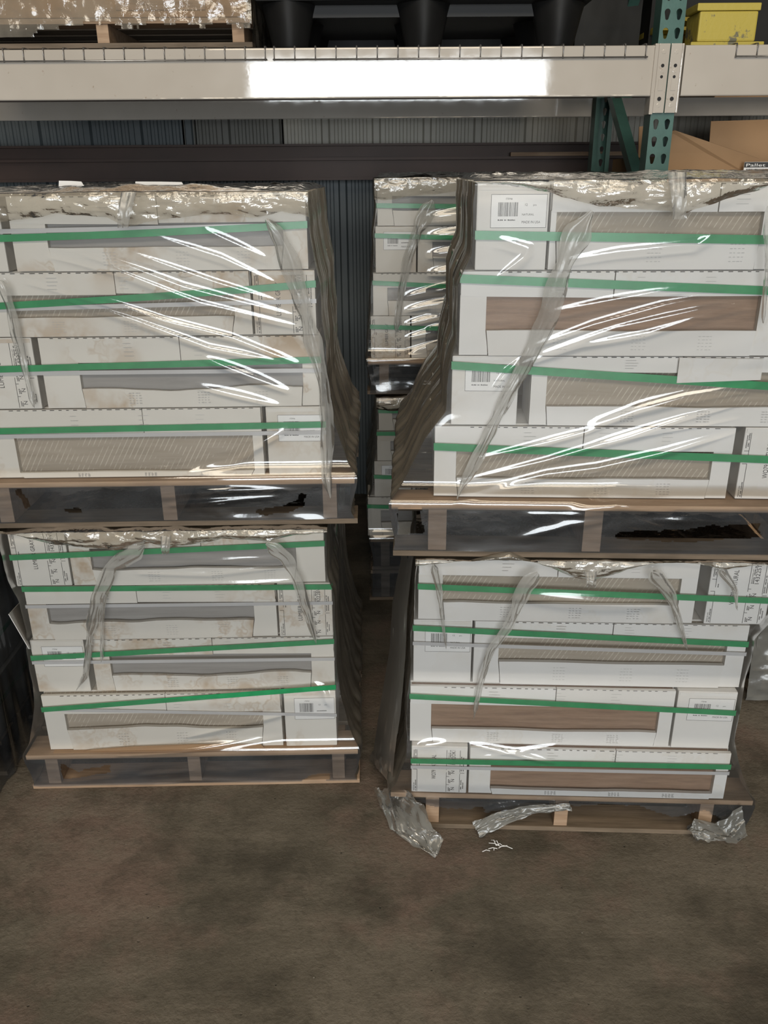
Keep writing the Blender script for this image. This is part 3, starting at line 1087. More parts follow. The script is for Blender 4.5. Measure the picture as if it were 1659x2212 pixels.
# ------------------------------------------------------------------ shrink film
def grid_mesh(name, P, mat, parent, keep=None, smooth=True):
    """P: array (n, m, 3)"""
    n, m, _ = P.shape
    idx = np.arange(n * m).reshape(n, m)
    q = np.stack([idx[:-1, :-1], idx[:-1, 1:], idx[1:, 1:], idx[1:, :-1]], -1).reshape(-1, 4)
    if keep is not None:
        q = q[keep.reshape(-1)]
    me = bpy.data.meshes.new(name)
    me.vertices.add(n * m)
    me.vertices.foreach_set('co', P.reshape(-1).astype(np.float32))
    me.loops.add(len(q) * 4)
    me.loops.foreach_set('vertex_index', q.reshape(-1).astype(np.int32))
    me.polygons.add(len(q))
    me.polygons.foreach_set('loop_start', (np.arange(len(q)) * 4).astype(np.int32))
    me.polygons.foreach_set('use_smooth', np.full(len(q), smooth, dtype=bool))
    me.materials.append(M[mat])
    me.update()
    me.validate()
    return place(name, me, parent)


def seg_dist(X, Z, a, c):
    ax, az = a
    dx, dz = c[0] - ax, c[1] - az
    l2 = dx * dx + dz * dz + 1e-9
    t = np.clip(((X - ax) * dx + (Z - az) * dz) / l2, 0, 1)
    return np.hypot(X - ax - t * dx, Z - az - t * dz), t


def in_poly(X, Z, poly):
    r = np.zeros(X.shape, bool)
    n = len(poly)
    for i in range(n):
        (x1, z1), (x2, z2) = poly[i], poly[(i + 1) % n]
        c = ((z1 > Z) != (z2 > Z)) & (X < (x2 - x1) * (Z - z1) / (z2 - z1 + 1e-12) + x1)
        r ^= c
    return r


def film(fr, label, ext, deck, zbot, ztop, ridges, holes, top_edge, tails, folds, seed, sidehaze='film_side', tent=0.2, top_mat='film_top', top_depth=0.86, bdir=None, side_bow=(0.0, 0.0)):
    """ext: course extents; deck=(x0, x1, yfront, z) of the pallet deck edge"""
    t = thing('shrink_film', label, 'plastic film', fr.w(0, 0, 0), fr.yaw)
    dx0, dx1, dy, dz = deck
    # outline at each height
    lv = [(zbot, dx0 + 0.004, dx1 - 0.002, dy - 0.003), (dz - 0.10, dx0 + 0.012, dx1 - 0.012, dy - 0.002), (dz - 0.02, dx0 - 0.004, dx1 + 0.005, dy - 0.006), (dz + 0.006, dx0 - 0.006, dx1 + 0.007, dy - 0.007)]
    for (z0, z1, x0, x1, ydc) in reversed(ext):
        for zz in (z0 + 0.035, z1 - 0.03):
            if zz < dz + 0.03:
                continue
            k = max(0.0, 1 - (zz - dz) / tent)
            k *= k
            kf = max(0.0, 1 - (zz - dz) / 0.036)
            lean = -0.032 * min(1.0, max(0.0, (zz - ztop + 0.36) / 0.36))
            lv.append((zz, (x0 - 0.008) * (1 - k) + (dx0) * k, (x1 + 0.008) * (1 - k) + dx1 * k, (-0.012 + ydc + lean) * (1 - kf) + (dy - 0.006) * kf))
    lv.append((ztop, lv[-1][1] + 0.002, lv[-1][2] - 0.002, -0.044))
    lv = np.array(lv)
    step = 0.0038
    nz = int((ztop - zbot) / step)
    zs = np.linspace(zbot, ztop, nz)
    X0, X1, Y0 = (np.interp(zs, lv[:, 0], lv[:, k]) for k in (1, 2, 3))
    ker = np.hanning(9)
    ker /= ker.sum()
    sm = lambda a: np.convolve(np.pad(a, 4, 'edge'), ker, 'valid')
    X0, X1, Y0 = sm(X0), sm(X1), sm(Y0)
    cor = lambda s: 0.004 * fbm(zs * 14, zs * 0 + s, seed + s, 3)
    X0 = X0 + cor(1) - side_bow[0] * np.sin(np.pi * np.clip((zs - dz) / (ztop - dz), 0, 1))
    X1 = X1 + cor(2) + side_bow[1] * np.sin(np.pi * np.clip((zs - dz) / (ztop - dz), 0, 1))
    # front sheet
    W = float((X1 - X0).mean())
    nx = int(W / step)
    s = np.linspace(0, 1, nx)
    X = X0[:, None] + (X1 - X0)[:, None] * s[None, :]
    Z = np.repeat(zs[:, None], nx, 1)
    D = 0.0016 * fbm(X * 5, Z * 6, seed, 2)
    if bdir:
        ang, amp = bdir
        ca, sa = math.cos(ang), math.sin(ang)
        a1, b1 = X * ca + Z * sa, -X * sa + Z * ca
        msk = np.clip(0.6 + 1.6 * fbm(X * 2.2, Z * 2.2, seed + 7, 2), 0, 1)
        D = D + amp * fbm(a1 * 1.2, b1 * 26, seed + 3, 1) * msk
    for rdg in ridges:
        pts, w, amp = rdg
        q = [fr.on(u, v, -0.014) for u, v in pts]
        best = np.full(X.shape, 9.0)
        prog = np.zeros(X.shape)
        for k in range(len(q) - 1):
            d, tt = seg_dist(X, Z, q[k], q[k + 1])
            m = d < best
            best = np.where(m, d, best)
            prog = np.where(m, (k + tt) / (len(q) - 1), prog)
        taper = np.sin(np.pi * np.clip(prog * 0.94 + 0.03, 0, 1)) ** 0.6
        D = D + amp * taper * np.exp(-(best / (w * (0.5 + 0.5 * taper))) ** 2)
    edge = np.clip(np.minimum(s, 1 - s) * W / 0.02, 0, 1)[None, :]
    below = Z < dz - 0.02
    D = np.where(below, D + 0.006 * fbm(X * 5, Z * 16, seed + 9, 3), D)
    Y = Y0[:, None] - np.maximum(D, -0.006) * edge
    P = np.stack([X, Y, Z], -1)
    keep = None
    if holes:
        bad = np.zeros(X.shape, bool)
        jx = 0.008 * fbm(X * 40, Z * 40, seed + 21, 3)
        jz = 0.008 * fbm(X * 40 + 9, Z * 40, seed + 22, 3)
        for poly in holes:
            pp = [fr.on(u, v, dy - 0.008) for u, v in poly]
            bad |= in_poly(X + jx, Z + jz, pp)
        keep = ~(bad[:-1, :-1] | bad[1:, :-1] | bad[:-1, 1:] | bad[1:, 1:])
    kb = int(np.searchsorted(zs, dz - 0.012))
    grid_mesh('pocket_sheet', P[:kb + 1], 'film_pocket', t, keep[:kb] if keep is not None else None)
    grid_mesh('front_sheet', P[kb:], 'film', t, keep[kb:] if keep is not None else None)
    # side sheets
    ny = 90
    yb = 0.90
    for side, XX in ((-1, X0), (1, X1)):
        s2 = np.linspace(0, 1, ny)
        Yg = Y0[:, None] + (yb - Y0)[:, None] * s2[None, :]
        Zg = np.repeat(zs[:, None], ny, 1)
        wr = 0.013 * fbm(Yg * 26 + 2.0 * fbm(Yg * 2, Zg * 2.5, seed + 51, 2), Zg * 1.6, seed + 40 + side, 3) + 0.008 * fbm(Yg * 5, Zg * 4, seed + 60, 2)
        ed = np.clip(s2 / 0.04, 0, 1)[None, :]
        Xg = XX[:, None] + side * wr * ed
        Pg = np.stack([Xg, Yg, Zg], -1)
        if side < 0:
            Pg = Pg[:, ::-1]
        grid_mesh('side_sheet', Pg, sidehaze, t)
    # top sheet with its front lap
    te = sorted(fr.on(u, v, -0.03) for u, v in top_edge)
    tx, tz = np.array([p[0] for p in te]), np.array([p[1] for p in te])
    xa, xb = float(X0[-1]) - 0.004, float(X1[-1]) + 0.004
    nx, nt, nd = 190, 70, 44
    sx = np.linspace(0, 1, nx)
    xx = xa + (xb - xa) * sx
    ze = np.interp(xx, tx, tz) + 0.004 * fbm(xx * 30, xx * 0, seed + 70, 2)
    rows = []
    for k in range(nt):
        q = 1 - k / (nt - 1)
        yy = -0.05 + top_depth * q
        puff = 0.012 + 0.014 * fbm(xx * 5, np.full(nx, yy * 5), seed + 71, 3)
        hi = 0.006 * fbm(xx * 28, np.full(nx, yy * 28), seed + 72, 2)
        side = np.clip(np.minimum(sx, 1 - sx) / 0.03, 0, 1)
        ram = min(1.0, q / 0.05)
        rows.append(np.stack([xx, np.full(nx, yy), ztop + np.maximum(0.004, (puff + hi) * side * (0.35 + 0.65 * ram))], -1))
    for k in range(1, nd):
        q = k / (nd - 1)
        z0 = rows[nt - 1][:, 2]
        zz = z0 + (ze - z0) * q
        cr = 0.007 * fbm(xx * 22, zz * 40, seed + 73, 3) + 0.009 * fbm(xx * 7, zz * 14, seed + 74, 2)
        yy = -0.052 + 0.006 * q - 0.008 * math.sin(math.pi * q) - np.abs(cr)
        rows.append(np.stack([xx, yy, zz], -1))
    P = np.stack(rows, 0)
    grid_mesh('top_sheet', P, top_mat, t)
    for (u0, v0, u1, v1, w) in tails:
        (xa_, za_), (xb_, zb_) = fr.on(u0, v0, -0.04), fr.on(u1, v1, -0.04)
        n, m = 14, 6
        P = np.zeros((n, m, 3))
        for i in range(n):
            k = i / (n - 1)
            for j in range(m):
                c = j / (m - 1) - 0.5
                P[i, j] = (xa_ + (xb_ - xa_) * k + c * w * (1 - 0.3 * k), -0.066 - 0.015 * math.sin(k * 2.4) + 0.006 * math.cos(j * 2.4 + k * 3), za_ + (zb_ - za_) * k)
        grid_mesh('seam_fin', P, 'film_fold', t)
    for pts, w0, w1 in folds:
        q = [fr.on(u, v, -0.02) for u, v in pts]
        xs_, zs_ = np.array([p[0] for p in q]), np.array([p[1] for p in q])
        L = np.concatenate([[0], np.cumsum(np.hypot(np.diff(xs_), np.diff(zs_)))])
        n, m = max(12, int(L[-1] / 0.008)), 12
        l = np.linspace(0, L[-1], n)
        px, pz = np.interp(l, L, xs_), np.interp(l, L, zs_)
        kk = np.hanning(7)
        kk /= kk.sum()
        if n > 12:
            px = np.convolve(np.pad(px, 3, 'edge'), kk, 'valid')
            pz = np.convolve(np.pad(pz, 3, 'edge'), kk, 'valid')
        gx, gz = np.gradient(px), np.gradient(pz)
        gl = np.hypot(gx, gz) + 1e-9
        nx_, nz_ = -gz / gl, gx / gl
        k = l / L[-1]
        wd_ = (w0 + (w1 - w0) * k) * (1 + 0.5 * fbm(l * 16, l * 0, seed + 80, 2)) * np.clip(np.minimum(k, 1 - k) / 0.08 + 0.12, 0, 1)
        yf = np.interp(pz, zs, Y0)
        c = np.linspace(-0.5, 0.5, m)
        P = np.zeros((n, m, 3))
        P[..., 0] = px[:, None] + nx_[:, None] * wd_[:, None] * c[None, :]
        P[..., 2] = pz[:, None] + nz_[:, None] * wd_[:, None] * c[None, :]
        P[..., 1] = yf[:, None] - 0.009 - 0.006 * np.cos(c * 3.1)[None, :] + 0.008 * fbm(c[None, :] * 9 + l[:, None] * 0, l[:, None] * 18 + c[None, :] * 0, seed + 81, 2)
        grid_mesh('film_fold', P, 'film_fold', t)
    return t


S, A = 0.008, 0.0042
R_UL = [([(105, 540), (245, 580), (435, 655), (640, 705)], S, A), ([(190, 540), (400, 620), (635, 682)], S, A), ([(265, 537), (470, 610), (600, 650)], 0.006, 0.0034),
        ([(325, 505), (480, 555), (595, 610)], 0.006, 0.003), ([(445, 495), (575, 555)], 0.006, 0.003), ([(140, 640), (300, 695), (450, 752), (600, 780)], S, 0.005),
        ([(215, 640), (350, 690), (500, 730), (640, 785)], S, 0.005), ([(440, 775), (620, 845)], 0.012, 0.006), ([(425, 835), (600, 875)], 0.009, 0.004),
        ([(615, 930), (500, 992), (380, 1015)], 0.014, 0.006), ([(350, 1066), (500, 1052), (640, 1052)], 0.008, 0.005), ([(370, 1085), (600, 1068)], 0.008, 0.005),
        ([(60, 600), (250, 660), (420, 715)], 0.006, 0.003)]
R_LL = [([(295, 1207), (450, 1204), (610, 1196)], 0.007, 0.004), ([(300, 1230), (450, 1234), (610, 1216)], 0.007, 0.004), ([(300, 1262), (550, 1255), (650, 1248)], 0.009, 0.005),
        ([(400, 1587), (500, 1562), (612, 1538)], 0.012, 0.006), ([(262, 1618), (400, 1606), (605, 1584)], 0.01, 0.006), ([(300, 1662), (420, 1650)], 0.008, 0.004),
        ([(680, 1475), (700, 1490), (712, 1520)], 0.01, 0.004), ([(240, 1690), (420, 1672), (620, 1676)], 0.008, 0.004)]
R_UR = [([(1195, 672), (1330, 646), (1480, 620)], 0.007, 0.0035), ([(1155, 747), (1280, 702), (1430, 660), (1560, 634)], S, 0.0045), ([(1170, 765), (1330, 708), (1505, 670), (1640, 650)], S, 0.0042),
        ([(1090, 800), (1260, 745), (1400, 720), (1600, 655)], 0.007, 0.0035), ([(1280, 922), (1380, 887), (1480, 860), (1640, 834)], 0.013, 0.007),
        ([(990, 1042), (1180, 996), (1330, 951), (1480, 905), (1600, 872)], 0.008, 0.0045), ([(985, 1072), (1180, 1026), (1290, 1012), (1430, 980), (1590, 932)], 0.01, 0.0055),
        ([(1030, 992), (1180, 957), (1300, 925)], 0.007, 0.004), ([(1228, 560), (1330, 543), (1505, 526), (1532, 506), (1475, 470)], 0.007, 0.0035),
        ([(1072, 600), (1130, 555), (1140, 535), (1080, 515)], 0.007, 0.0035), ([(1230, 1095), (1330, 1075), (1440, 1090)], 0.02, 0.012), ([(1120, 1150), (1230, 1120), (1300, 1112)], 0.012, 0.006),
        ([(1310, 960), (1440, 930), (1600, 900)], 0.007, 0.003), ([(1060, 850), (1100, 800), (1130, 770)], 0.006, 0.003), ([(1400, 1110), (1659, 1112)], 0.01, 0.005)]
R_LR = [([(1120, 1278), (1260, 1290), (1410, 1300)], 0.02, 0.009), ([(1015, 1597), (1100, 1612), (1190, 1632)], 0.008, 0.004), ([(905, 1600), (960, 1594)], 0.01, 0.004),
        ([(1040, 1620), (1200, 1600)], 0.006, 0.002), ([(860, 1700), (900, 1705), (990, 1716)], 0.012, 0.006)]

film(FL, 'clear shrink film with diagonal shiny creases over the upper left cartons', x_ul, (0.005, 1.012, -0.03, 1.0), 0.885, 1.711, R_UL,
     [[(36, 1062), (44, 1058), (62, 1092), (56, 1104)], [(650, 1068), (662, 1070), (655, 1092), (620, 1108), (560, 1112), (548, 1106), (600, 1098), (640, 1085)], [(140, 1100), (175, 1102), (172, 1108), (135, 1104)]],
     [(-60, 478), (0, 482), (120, 462), (240, 470), (275, 488), (350, 474), (480, 460), (560, 470), (610, 455), (668, 468)],
     [(283, 415, 276, 490, 0.035)],
     [([(575, 470), (600, 500), (625, 560), (650, 640), (672, 720), (700, 830), (708, 930), (705, 1020), (715, 1070)], 0.045, 0.03), ([(5, 600), (25, 660), (35, 720), (60, 820), (75, 880)], 0.03, 0.015)],
     3, sidehaze='film_side_lit', tent=0.24, bdir=(R(-22), 0.0022), side_bow=(0.0, 0.008))
film(FL, 'clear shrink film tented over the lower left cartons to the floor pallet', x_ll, (0.0, 1.005, -0.04, 0.126), 0.014, 0.86, R_LL,
     [[(132, 1650), (170, 1668), (236, 1655), (238, 1668), (200, 1674), (140, 1684), (134, 1675)], [(652, 1688), (672, 1676), (712, 1674), (712, 1686), (664, 1691)]],
     [(0, 1140), (20, 1146), (120, 1170), (250, 1182), (330, 1166), (365, 1180), (480, 1158), (580, 1164), (640, 1150), (705, 1146)],
     [(362, 1150, 366, 1184, 0.028)],
     [([(320, 1165), (290, 1190), (245, 1215), (215, 1290), (195, 1370), (185, 1460), (165, 1490)], 0.05, 0.012), ([(232, 1270), (222, 1340), (220, 1430)], 0.012, 0.008), ([(575, 1162), (620, 1195), (645, 1250), (664, 1320), (684, 1390)], 0.045, 0.01)],
     4, tent=0.3, bdir=(R(2), 0.0012))
film(FR, 'clear shrink film with bright slanting creases over the upper right cartons', x_ur, (0.005, 1.09, -0.045, 1.01), 0.886, 1.733, R_UR,
     [[(1330, 1165), (1345, 1150), (1420, 1150), (1470, 1146), (1640, 1130), (1645, 1160), (1500, 1172)], [(860, 1100), (905, 1095), (915, 1150), (860, 1155)]],
     [(960, 400), (1010, 396), (1100, 400), (1200, 420), (1290, 445), (1440, 455), (1459, 470), (1500, 450), (1600, 420), (1659, 402), (1800, 405)],
     [(1456, 372, 1455, 472, 0.038)],
     [([(1275, 450), (1235, 520), (1205, 600), (1185, 680), (1150, 760), (1110, 830), (1075, 900), (1040, 970), (1010, 1030), (985, 1070)], 0.055, 0.02), ([(1645, 440), (1650, 560), (1645, 700)], 0.012, 0.008)],
     5, sidehaze='film_side_lit', tent=0.26, bdir=(R(16), 0.0022))
film(FR, 'clear shrink film over the lower right cartons, torn away at the floor pallet', x_lr, (0.0, 1.01, -0.036, 0.126), 0.012, 0.86, R_LR,
     [[(918, 1738), (930, 1745), (1000, 1752), (1038, 1748), (1044, 1756), (1030, 1762), (1200, 1745), (1370, 1742), (1450, 1768), (1530, 1752), (1540, 1760), (1556, 1770), (1540, 1782), (1500, 1774), (1480, 1790), (1500, 1800), (1560, 1830), (1500, 1840), (900, 1840), (830, 1830), (830, 1730), (880, 1720)]],
     [(880, 1215), (940, 1212), (1100, 1186), (1150, 1205), (1230, 1238), (1270, 1248), (1300, 1238), (1430, 1202), (1480, 1206), (1560, 1226), (1620, 1214), (1665, 1212)],
     [(1272, 1225, 1270, 1254, 0.03)],
     [([(1160, 1222), (1130, 1260), (1100, 1340), (1060, 1400), (1035, 1480), (1022, 1545)], 0.045, 0.012), ([(1400, 1220), (1440, 1270), (1455, 1310), (1482, 1400)], 0.04, 0.008), ([(935, 1205), (948, 1260), (955, 1330), (964, 1400)], 0.02, 0.006), ([(1545, 1215), (1580, 1260), (1585, 1310)], 0.022, 0.006)],
     6, tent=0.22)
film(FB, 'crinkled shrink film over the upper rear cartons, seen in the gap', x_uc, (0.0, 0.90, -0.03, 1.066), 0.935, 1.734,
     [([(930, 470 + 40 * k), (1000, 462 + 40 * k), (1100, 440 + 40 * k)], 0.02, 0.014) for k in range(9)] + [([(880, 640 + 30 * k), (960, 622 + 30 * k), (1060, 590 + 30 * k)], 0.014, 0.009) for k in range(5)], None,
     [(780, 428), (830, 432), (920, 420), (1000, 412), (1200, 415)], [], [([(935, 430), (900, 500), (880, 560), (865, 640), (855, 720)], 0.06, 0.02)], 8)
film(FB, 'dull shrink film over the lower rear cartons, seen in the gap', x_lc, (0.0, 0.90, -0.03, 0.298), 0.02, 0.918, [], None,
     [(780, 880), (850, 885), (1000, 880), (1200, 885)], [], [], 9)


# loose torn flaps of film by the floor
def flap(fr, name, label, rows, mat, seed, y0=-0.05, crumple=0.006):
    """rows: list of ((xa, ya, za), (xb, yb, zb)) edges running along the flap, in the stack frame"""
    n, m = 40, 22
    A_ = np.array([r[0] for r in rows])
    B_ = np.array([r[1] for r in rows])
    k = np.linspace(0, len(rows) - 1, n)
    a = np.stack([np.interp(k, range(len(rows)), A_[:, i]) for i in range(3)], -1)
    c = np.stack([np.interp(k, range(len(rows)), B_[:, i]) for i in range(3)], -1)
    s = np.linspace(0, 1, m)
    P = a[:, None, :] * (1 - s)[None, :, None] + c[:, None, :] * s[None, :, None]
    w = crumple * fbm(s[None, :] * 7 + k[:, None] * 0.3, k[:, None] * 1.6 + s[None, :] * 2, seed, 3)
    P[..., 1] -= np.abs(w) * 1.4
    P[..., 2] += w
    P[..., 2] = np.maximum(P[..., 2], 0.004)
    t = thing(name, label, 'plastic film', fr.w(0, 0, 0), fr.yaw)
    o = grid_mesh('torn_sheet', P, mat, t)
    return t


def pf(u, v, y):
    x, z = FR.on(u, v, y)
    return (x, y, max(z, 0.004))


def gfl(u, v, z=0.006):
    d = ray(u, v)
    tt = (z - HC) / d.z
    p = Vector((0, 0, HC)) + d * tt - FR.o
    return (p @ FR.e, p @ FR.n, z)


flap(FR, 'film_scrap', 'crumpled torn film tail lying on the floor by the lower right pallet',
     [(gfl(806, 1700, 0.05), pf(880, 1706, -0.05)), (gfl(820, 1735, 0.03), pf(915, 1735, -0.06)), (gfl(845, 1790, 0.02), gfl(935, 1790, 0.05)), (gfl(885, 1820), gfl(958, 1806, 0.03)), (gfl(938, 1848), gfl(950, 1835))], 'film_grey', 91, crumple=0.02)
flap(FR, 'film_scrap', 'pleated strip of film hanging off the middle of the lower right pallet',
     [(pf(1020, 1775, -0.055), pf(1038, 1808, -0.075)), (pf(1075, 1750, -0.052), pf(1080, 1785, -0.06)), (pf(1150, 1738, -0.05), pf(1150, 1758, -0.055)), (pf(1230, 1735, -0.048), pf(1235, 1745, -0.05))], 'film_grey', 92, crumple=0.012)
flap(FR, 'film_scrap', 'folded film corner drooping at the right end of the lower right pallet',
     [(pf(1482, 1790, -0.06), pf(1500, 1802, -0.075)), (pf(1500, 1768, -0.055), pf(1545, 1815, -0.085)), (pf(1545, 1778, -0.05), pf(1590, 1818, -0.08)), (pf(1600, 1740, -0.045), pf(1614, 1805, -0.06))], 'film_grey', 93, crumple=0.014)
flap(FR, 'film_skirt', 'loose dusty film hanging in the gap beside the lower right pallet',
     [((*FR.on(868, 1185, 0.3)[:1], 0.3, FR.on(868, 1185, 0.3)[1]), (*FR.on(893, 1195, 0.02)[:1], 0.02, FR.on(893, 1195, 0.02)[1]))] +
     [((FR.on(a, v, 0.26)[0], 0.26, max(0.01, FR.on(a, v, 0.26)[1])), (FR.on(c, v + 8, 0.0)[0], 0.0, max(0.008, FR.on(c, v + 8, 0.0)[1]))) for a, c, v in ((848, 880, 1300), (842, 876, 1400), (822, 866, 1520), (806, 852, 1620), (798, 846, 1690))], 'film_side', 94, crumple=0.02)
b = MB()
rs = random.Random(4)
c0 = gfl(1070, 1834, 0.004)
for k in range(9):
    a = rs.uniform(0, 6.28)
    L = rs.uniform(0.015, 0.04)
    x, y = rs.uniform(-0.025, 0.025), rs.uniform(-0.012, 0.012)
    b.tube([(x, y, 0.003), (x + L * 0.5 * math.cos(a), y + L * 0.3 * math.sin(a), rs.uniform(0.006, 0.014)), (x + L * math.cos(a), y + L * 0.6 * math.sin(a), 0.003)], 0.0011, 5)
o = b.build('plastic_shreds', M['sticker'])
o.location = FR.w(*c0)
tag(o, 'small tangle of shredded clear plastic on the floor before the right pallet', 'plastic scrap')

# ------------------------------------------------------------------ goods on the rack shelf
SH = BZ1 + 0.013
FS = Frame(0, 3.02, 0)
xr = FS.on(541, 60)[0]
t = wood_pallet(FS, xr - 1.15, xr, 0.0, 0.85, SH, SH + 0.085, 'wooden pallet on the shelf under the wrapped brown carton', mat='pine', sxs=(0.06, 0.66, 1.09))
cart = thing('cardboard_carton', 'large brown carton wrapped in film on the upper left shelf', 'carton', (xr - 1.14, 3.03, SH + 0.087))
b = MB()
b.box(0, 1.13, 0, 0.8, 0, 0.55)
b.build('carton_body', M['kraft'], cart, bevel=0.006)
b = MB()
b.box(0.72, 1.0, -0.006, 0.0, 0.02, 0.05)
b.build('torn_edge_strip', M['pine'], cart)
ft = thing('shrink_film', 'ragged shrink film round the brown carton on the shelf', 'plastic film', (xr - 1.15, 3.02, SH))
n, m = 60, 190
zs_ = np.linspace(0.0, 0.62, n)
xs_ = np.linspace(-0.006, 1.158, m)
Xg, Zg = np.meshgrid(xs_, zs_)
Dg = 0.012 * fbm(Xg * 9, Zg * 30, 201, 3) + 0.008 * fbm(Xg * 30, Zg * 40, 202, 2)
P = np.stack([Xg, -0.012 - np.abs(Dg), Zg], -1)
cut = 0.052 + 0.05 * fbm(Xg * 7, Xg * 0, 203, 3) + 0.02 * fbm(Xg * 30, Xg * 0, 204, 2)
bad = Zg < cut
keep = ~(bad[:-1, :-1] | bad[1:, :-1] | bad[:-1, 1:] | bad[1:, 1:])
grid_mesh('front_sheet', P, 'film_top', ft, keep)
Yg, Zg = np.meshgrid(np.linspace(-0.012, 0.85, 80), zs_)
P = np.stack([1.158 + 0.01 * fbm(Yg * 14, Zg * 9, 205, 3), Yg, Zg], -1)
grid_mesh('side_sheet', P, 'film_top', ft)

# black nestable plastic pallet
bp = thing('plastic_pallet', 'black nestable plastic pallet with cup feet on the centre shelf', 'pallet', (0.16, 3.06, SH))
b = MB()
b.box(-0.56, 0.52, 0, 0.95, 0.135, 0.165)
b.build('deck', M['black'], bp, bevel=0.006)
for fx in (-0.46, -0.02, 0.42):
    for fy in (0.09, 0.48, 0.86):
        b = MB()
        ring = []
        for zz, r in ((0.136, 0.085), (0.11, 0.078), (0.012, 0.056), (0.0, 0.052)):
            base = len(b.v)
            for k in range(20):
                a = 2 * math.pi * k / 20
                rr = r * (1 + 0.05 * math.cos(4 * a))
                b.v.append((fx + rr * math.cos(a), fy + rr * math.sin(a), zz))
            ring.append(base)
        for i in range(3):
            for k in range(20):
                k2 = (k + 1) % 20
                b.f.append((ring[i] + k2, ring[i] + k, ring[i + 1] + k, ring[i + 1] + k2))
        b.f.append(tuple(ring[-1] + k for k in reversed(range(20))))
        b.build('cup_foot', M['black'], bp, smooth=True)
for yy in (0.09, 0.86):
    b = MB()
    b.box(-0.5, 0.46, yy - 0.008, yy + 0.008, 0.1, 0.137)
    b.build('under_rib', M['black'], bp)
# grey tubs stacked on it
for k, fx in enumerate((-0.46, -0.02, 0.42)):
    b = MB()
    b.prism([(fx - 0.055, 0.166), (fx + 0.055, 0.166), (fx + 0.075, 0.2), (fx + 0.075, 0.3), (fx - 0.075, 0.3), (fx - 0.075, 0.2)], 0.0, 0.3)
    o = b.build('foam_block', M['sticker'], None, bevel=0.004)
    o.location = (0.16, 3.06, SH)
    tag(o, ('leftmost', 'middle', 'rightmost')[k] + ' pale foam block on the black plastic pallet', 'foam block', 'foam blocks on the plastic pallet')

# black panel pallet leaning behind with moulded slots
pp = thing('plastic_pallet', 'black slotted plastic pallet standing on edge behind the nestable one', 'pallet', (0.16, 4.09, SH))
sl = []
for cx_ in (-0.22, 0.22):
    sl.append([(cx_ - 0.035, 0.115), (cx_ + 0.035, 0.115), (cx_ + 0.03, 0.135), (cx_ - 0.03, 0.135)])
    sl.append([(cx_ - 0.03, 0.06), (cx_ + 0.04, 0.06), (cx_ + 0.05, 0.09), (cx_ - 0.035, 0.09)])
    sl.append([(cx_ + 0.075, 0.075), (cx_ + 0.2, 0.075), (cx_ + 0.2, 0.086), (cx_ + 0.075, 0.083)])
pm = punched_plate(1.1, 0.0, 0.75, sl, 0.03)
pm.materials[0] = M['black']
place('slotted_panel', pm, pp)
b = MB()
b.box(-0.55, 0.55, 0.032, 0.09, 0.0, 0.75)
b.build('back_ribs', M['black'], pp)

# added dark blocks farther back on the shelf, standing in for its shade
for k, (x0, x1, lab) in enumerate(((-0.36, -0.44, ''), (0.74, 0.985, 'added dark block for shade behind the teal post on the shelf'), (1.02, 2.2, 'added dark block for shade behind the yellow pallet on the shelf'))):
    if not lab:
        continue
    t = thing('shade_block', lab, 'shade_fill', (x0, 3.62, SH), 0, 'dark blocks shading the shelf')
    n, m = 24, 40
    Xg, Zg = np.meshgrid(np.linspace(0, x1 - x0, m), np.linspace(0.0, 0.5, n))
    P = np.stack([Xg, -0.02 * np.abs(fbm(Xg * 9, Zg * 14, 300 + k, 3)), Zg], -1)
    grid_mesh('shade_block_face', P, 'shade_fill', t)
    b = MB()
    b.box(0.004, x1 - x0 - 0.004, 0.004, 0.3, 0, 0.5)
    b.build('shade_block_core', M['shade_fill'], t, bevel=0.01)

# yellow painted pallet on the right bay
yx0, yx1 = Frame(0, 3.1, 0).on(1510, 50)[0], Frame(0, 3.1, 0).on(1636, 50)[0]
yp = thing('wooden_pallet', 'yellow painted block pallet with chipped paint on the right shelf', 'pallet', (yx0, 3.1, SH))
w = yx1 - yx0
for k in range(2):
    b = MB()
    b.box(0.0, w, k * 0.5, k * 0.5 + 0.13, 0.018, 0.105)
    b.build('corner_block', M['yellow'], yp, bevel=0.006)
b = MB()
b.box(-0.02, w + 0.03, -0.004, 0.75, 0.0, 0.0175)
b.build('bottom_board', M['yellow'], yp, bevel=0.003)
for k in range(4):
    b = MB()
    b.box(-0.01, w + 0.006, 0.0 + k * 0.2, 0.12 + k * 0.2, 0.106, 0.128)
    b.build('deck_board', M['yellow'], yp, bevel=0.003)

# ------------------------------------------------------------------ cardboard at the right, behind the upright
gx = Frame(0, 3.22, 0)
cb = thing('cardboard_carton', 'tall brown open carton standing behind the right stacks', 'carton', (0.98, 3.22, 0))
b = MB()
b.box(0.0, 0.008, 0, 0.6, 0, 1.80)
b.box(0.0, 0.9, 0.6, 0.608, 0, 1.80)
b.box(0.892, 0.9, 0, 0.6, 0, 1.80)
b.box(0.0, 0.9, -0.008, 0, 0, 1.735)
b.build('carton_wall', M['kraft'], cb)


def sheet(parent, name, pts, th, mat):
    p = [Vector(q) for q in pts]
    nrm = (p[1] - p[0]).cross(p[2] - p[0]).normalized() * th
    m_ = MB()
    k = len(p)
    m_.v = [tuple(q) for q in p] + [tuple(q + nrm) for q in p]
    m_.f = [tuple(reversed(range(k))), tuple(range(k, 2 * k))] + [(i, (i + 1) % k, (i + 1) % k + k, i + k) for i in range(k)]
    return m_.build(name, M[mat], parent)


def at(u, v, y, o):
    x, z = Frame(0, y, 0).on(u, v)
    return (x - o[0], y - o[1], z - o[2])


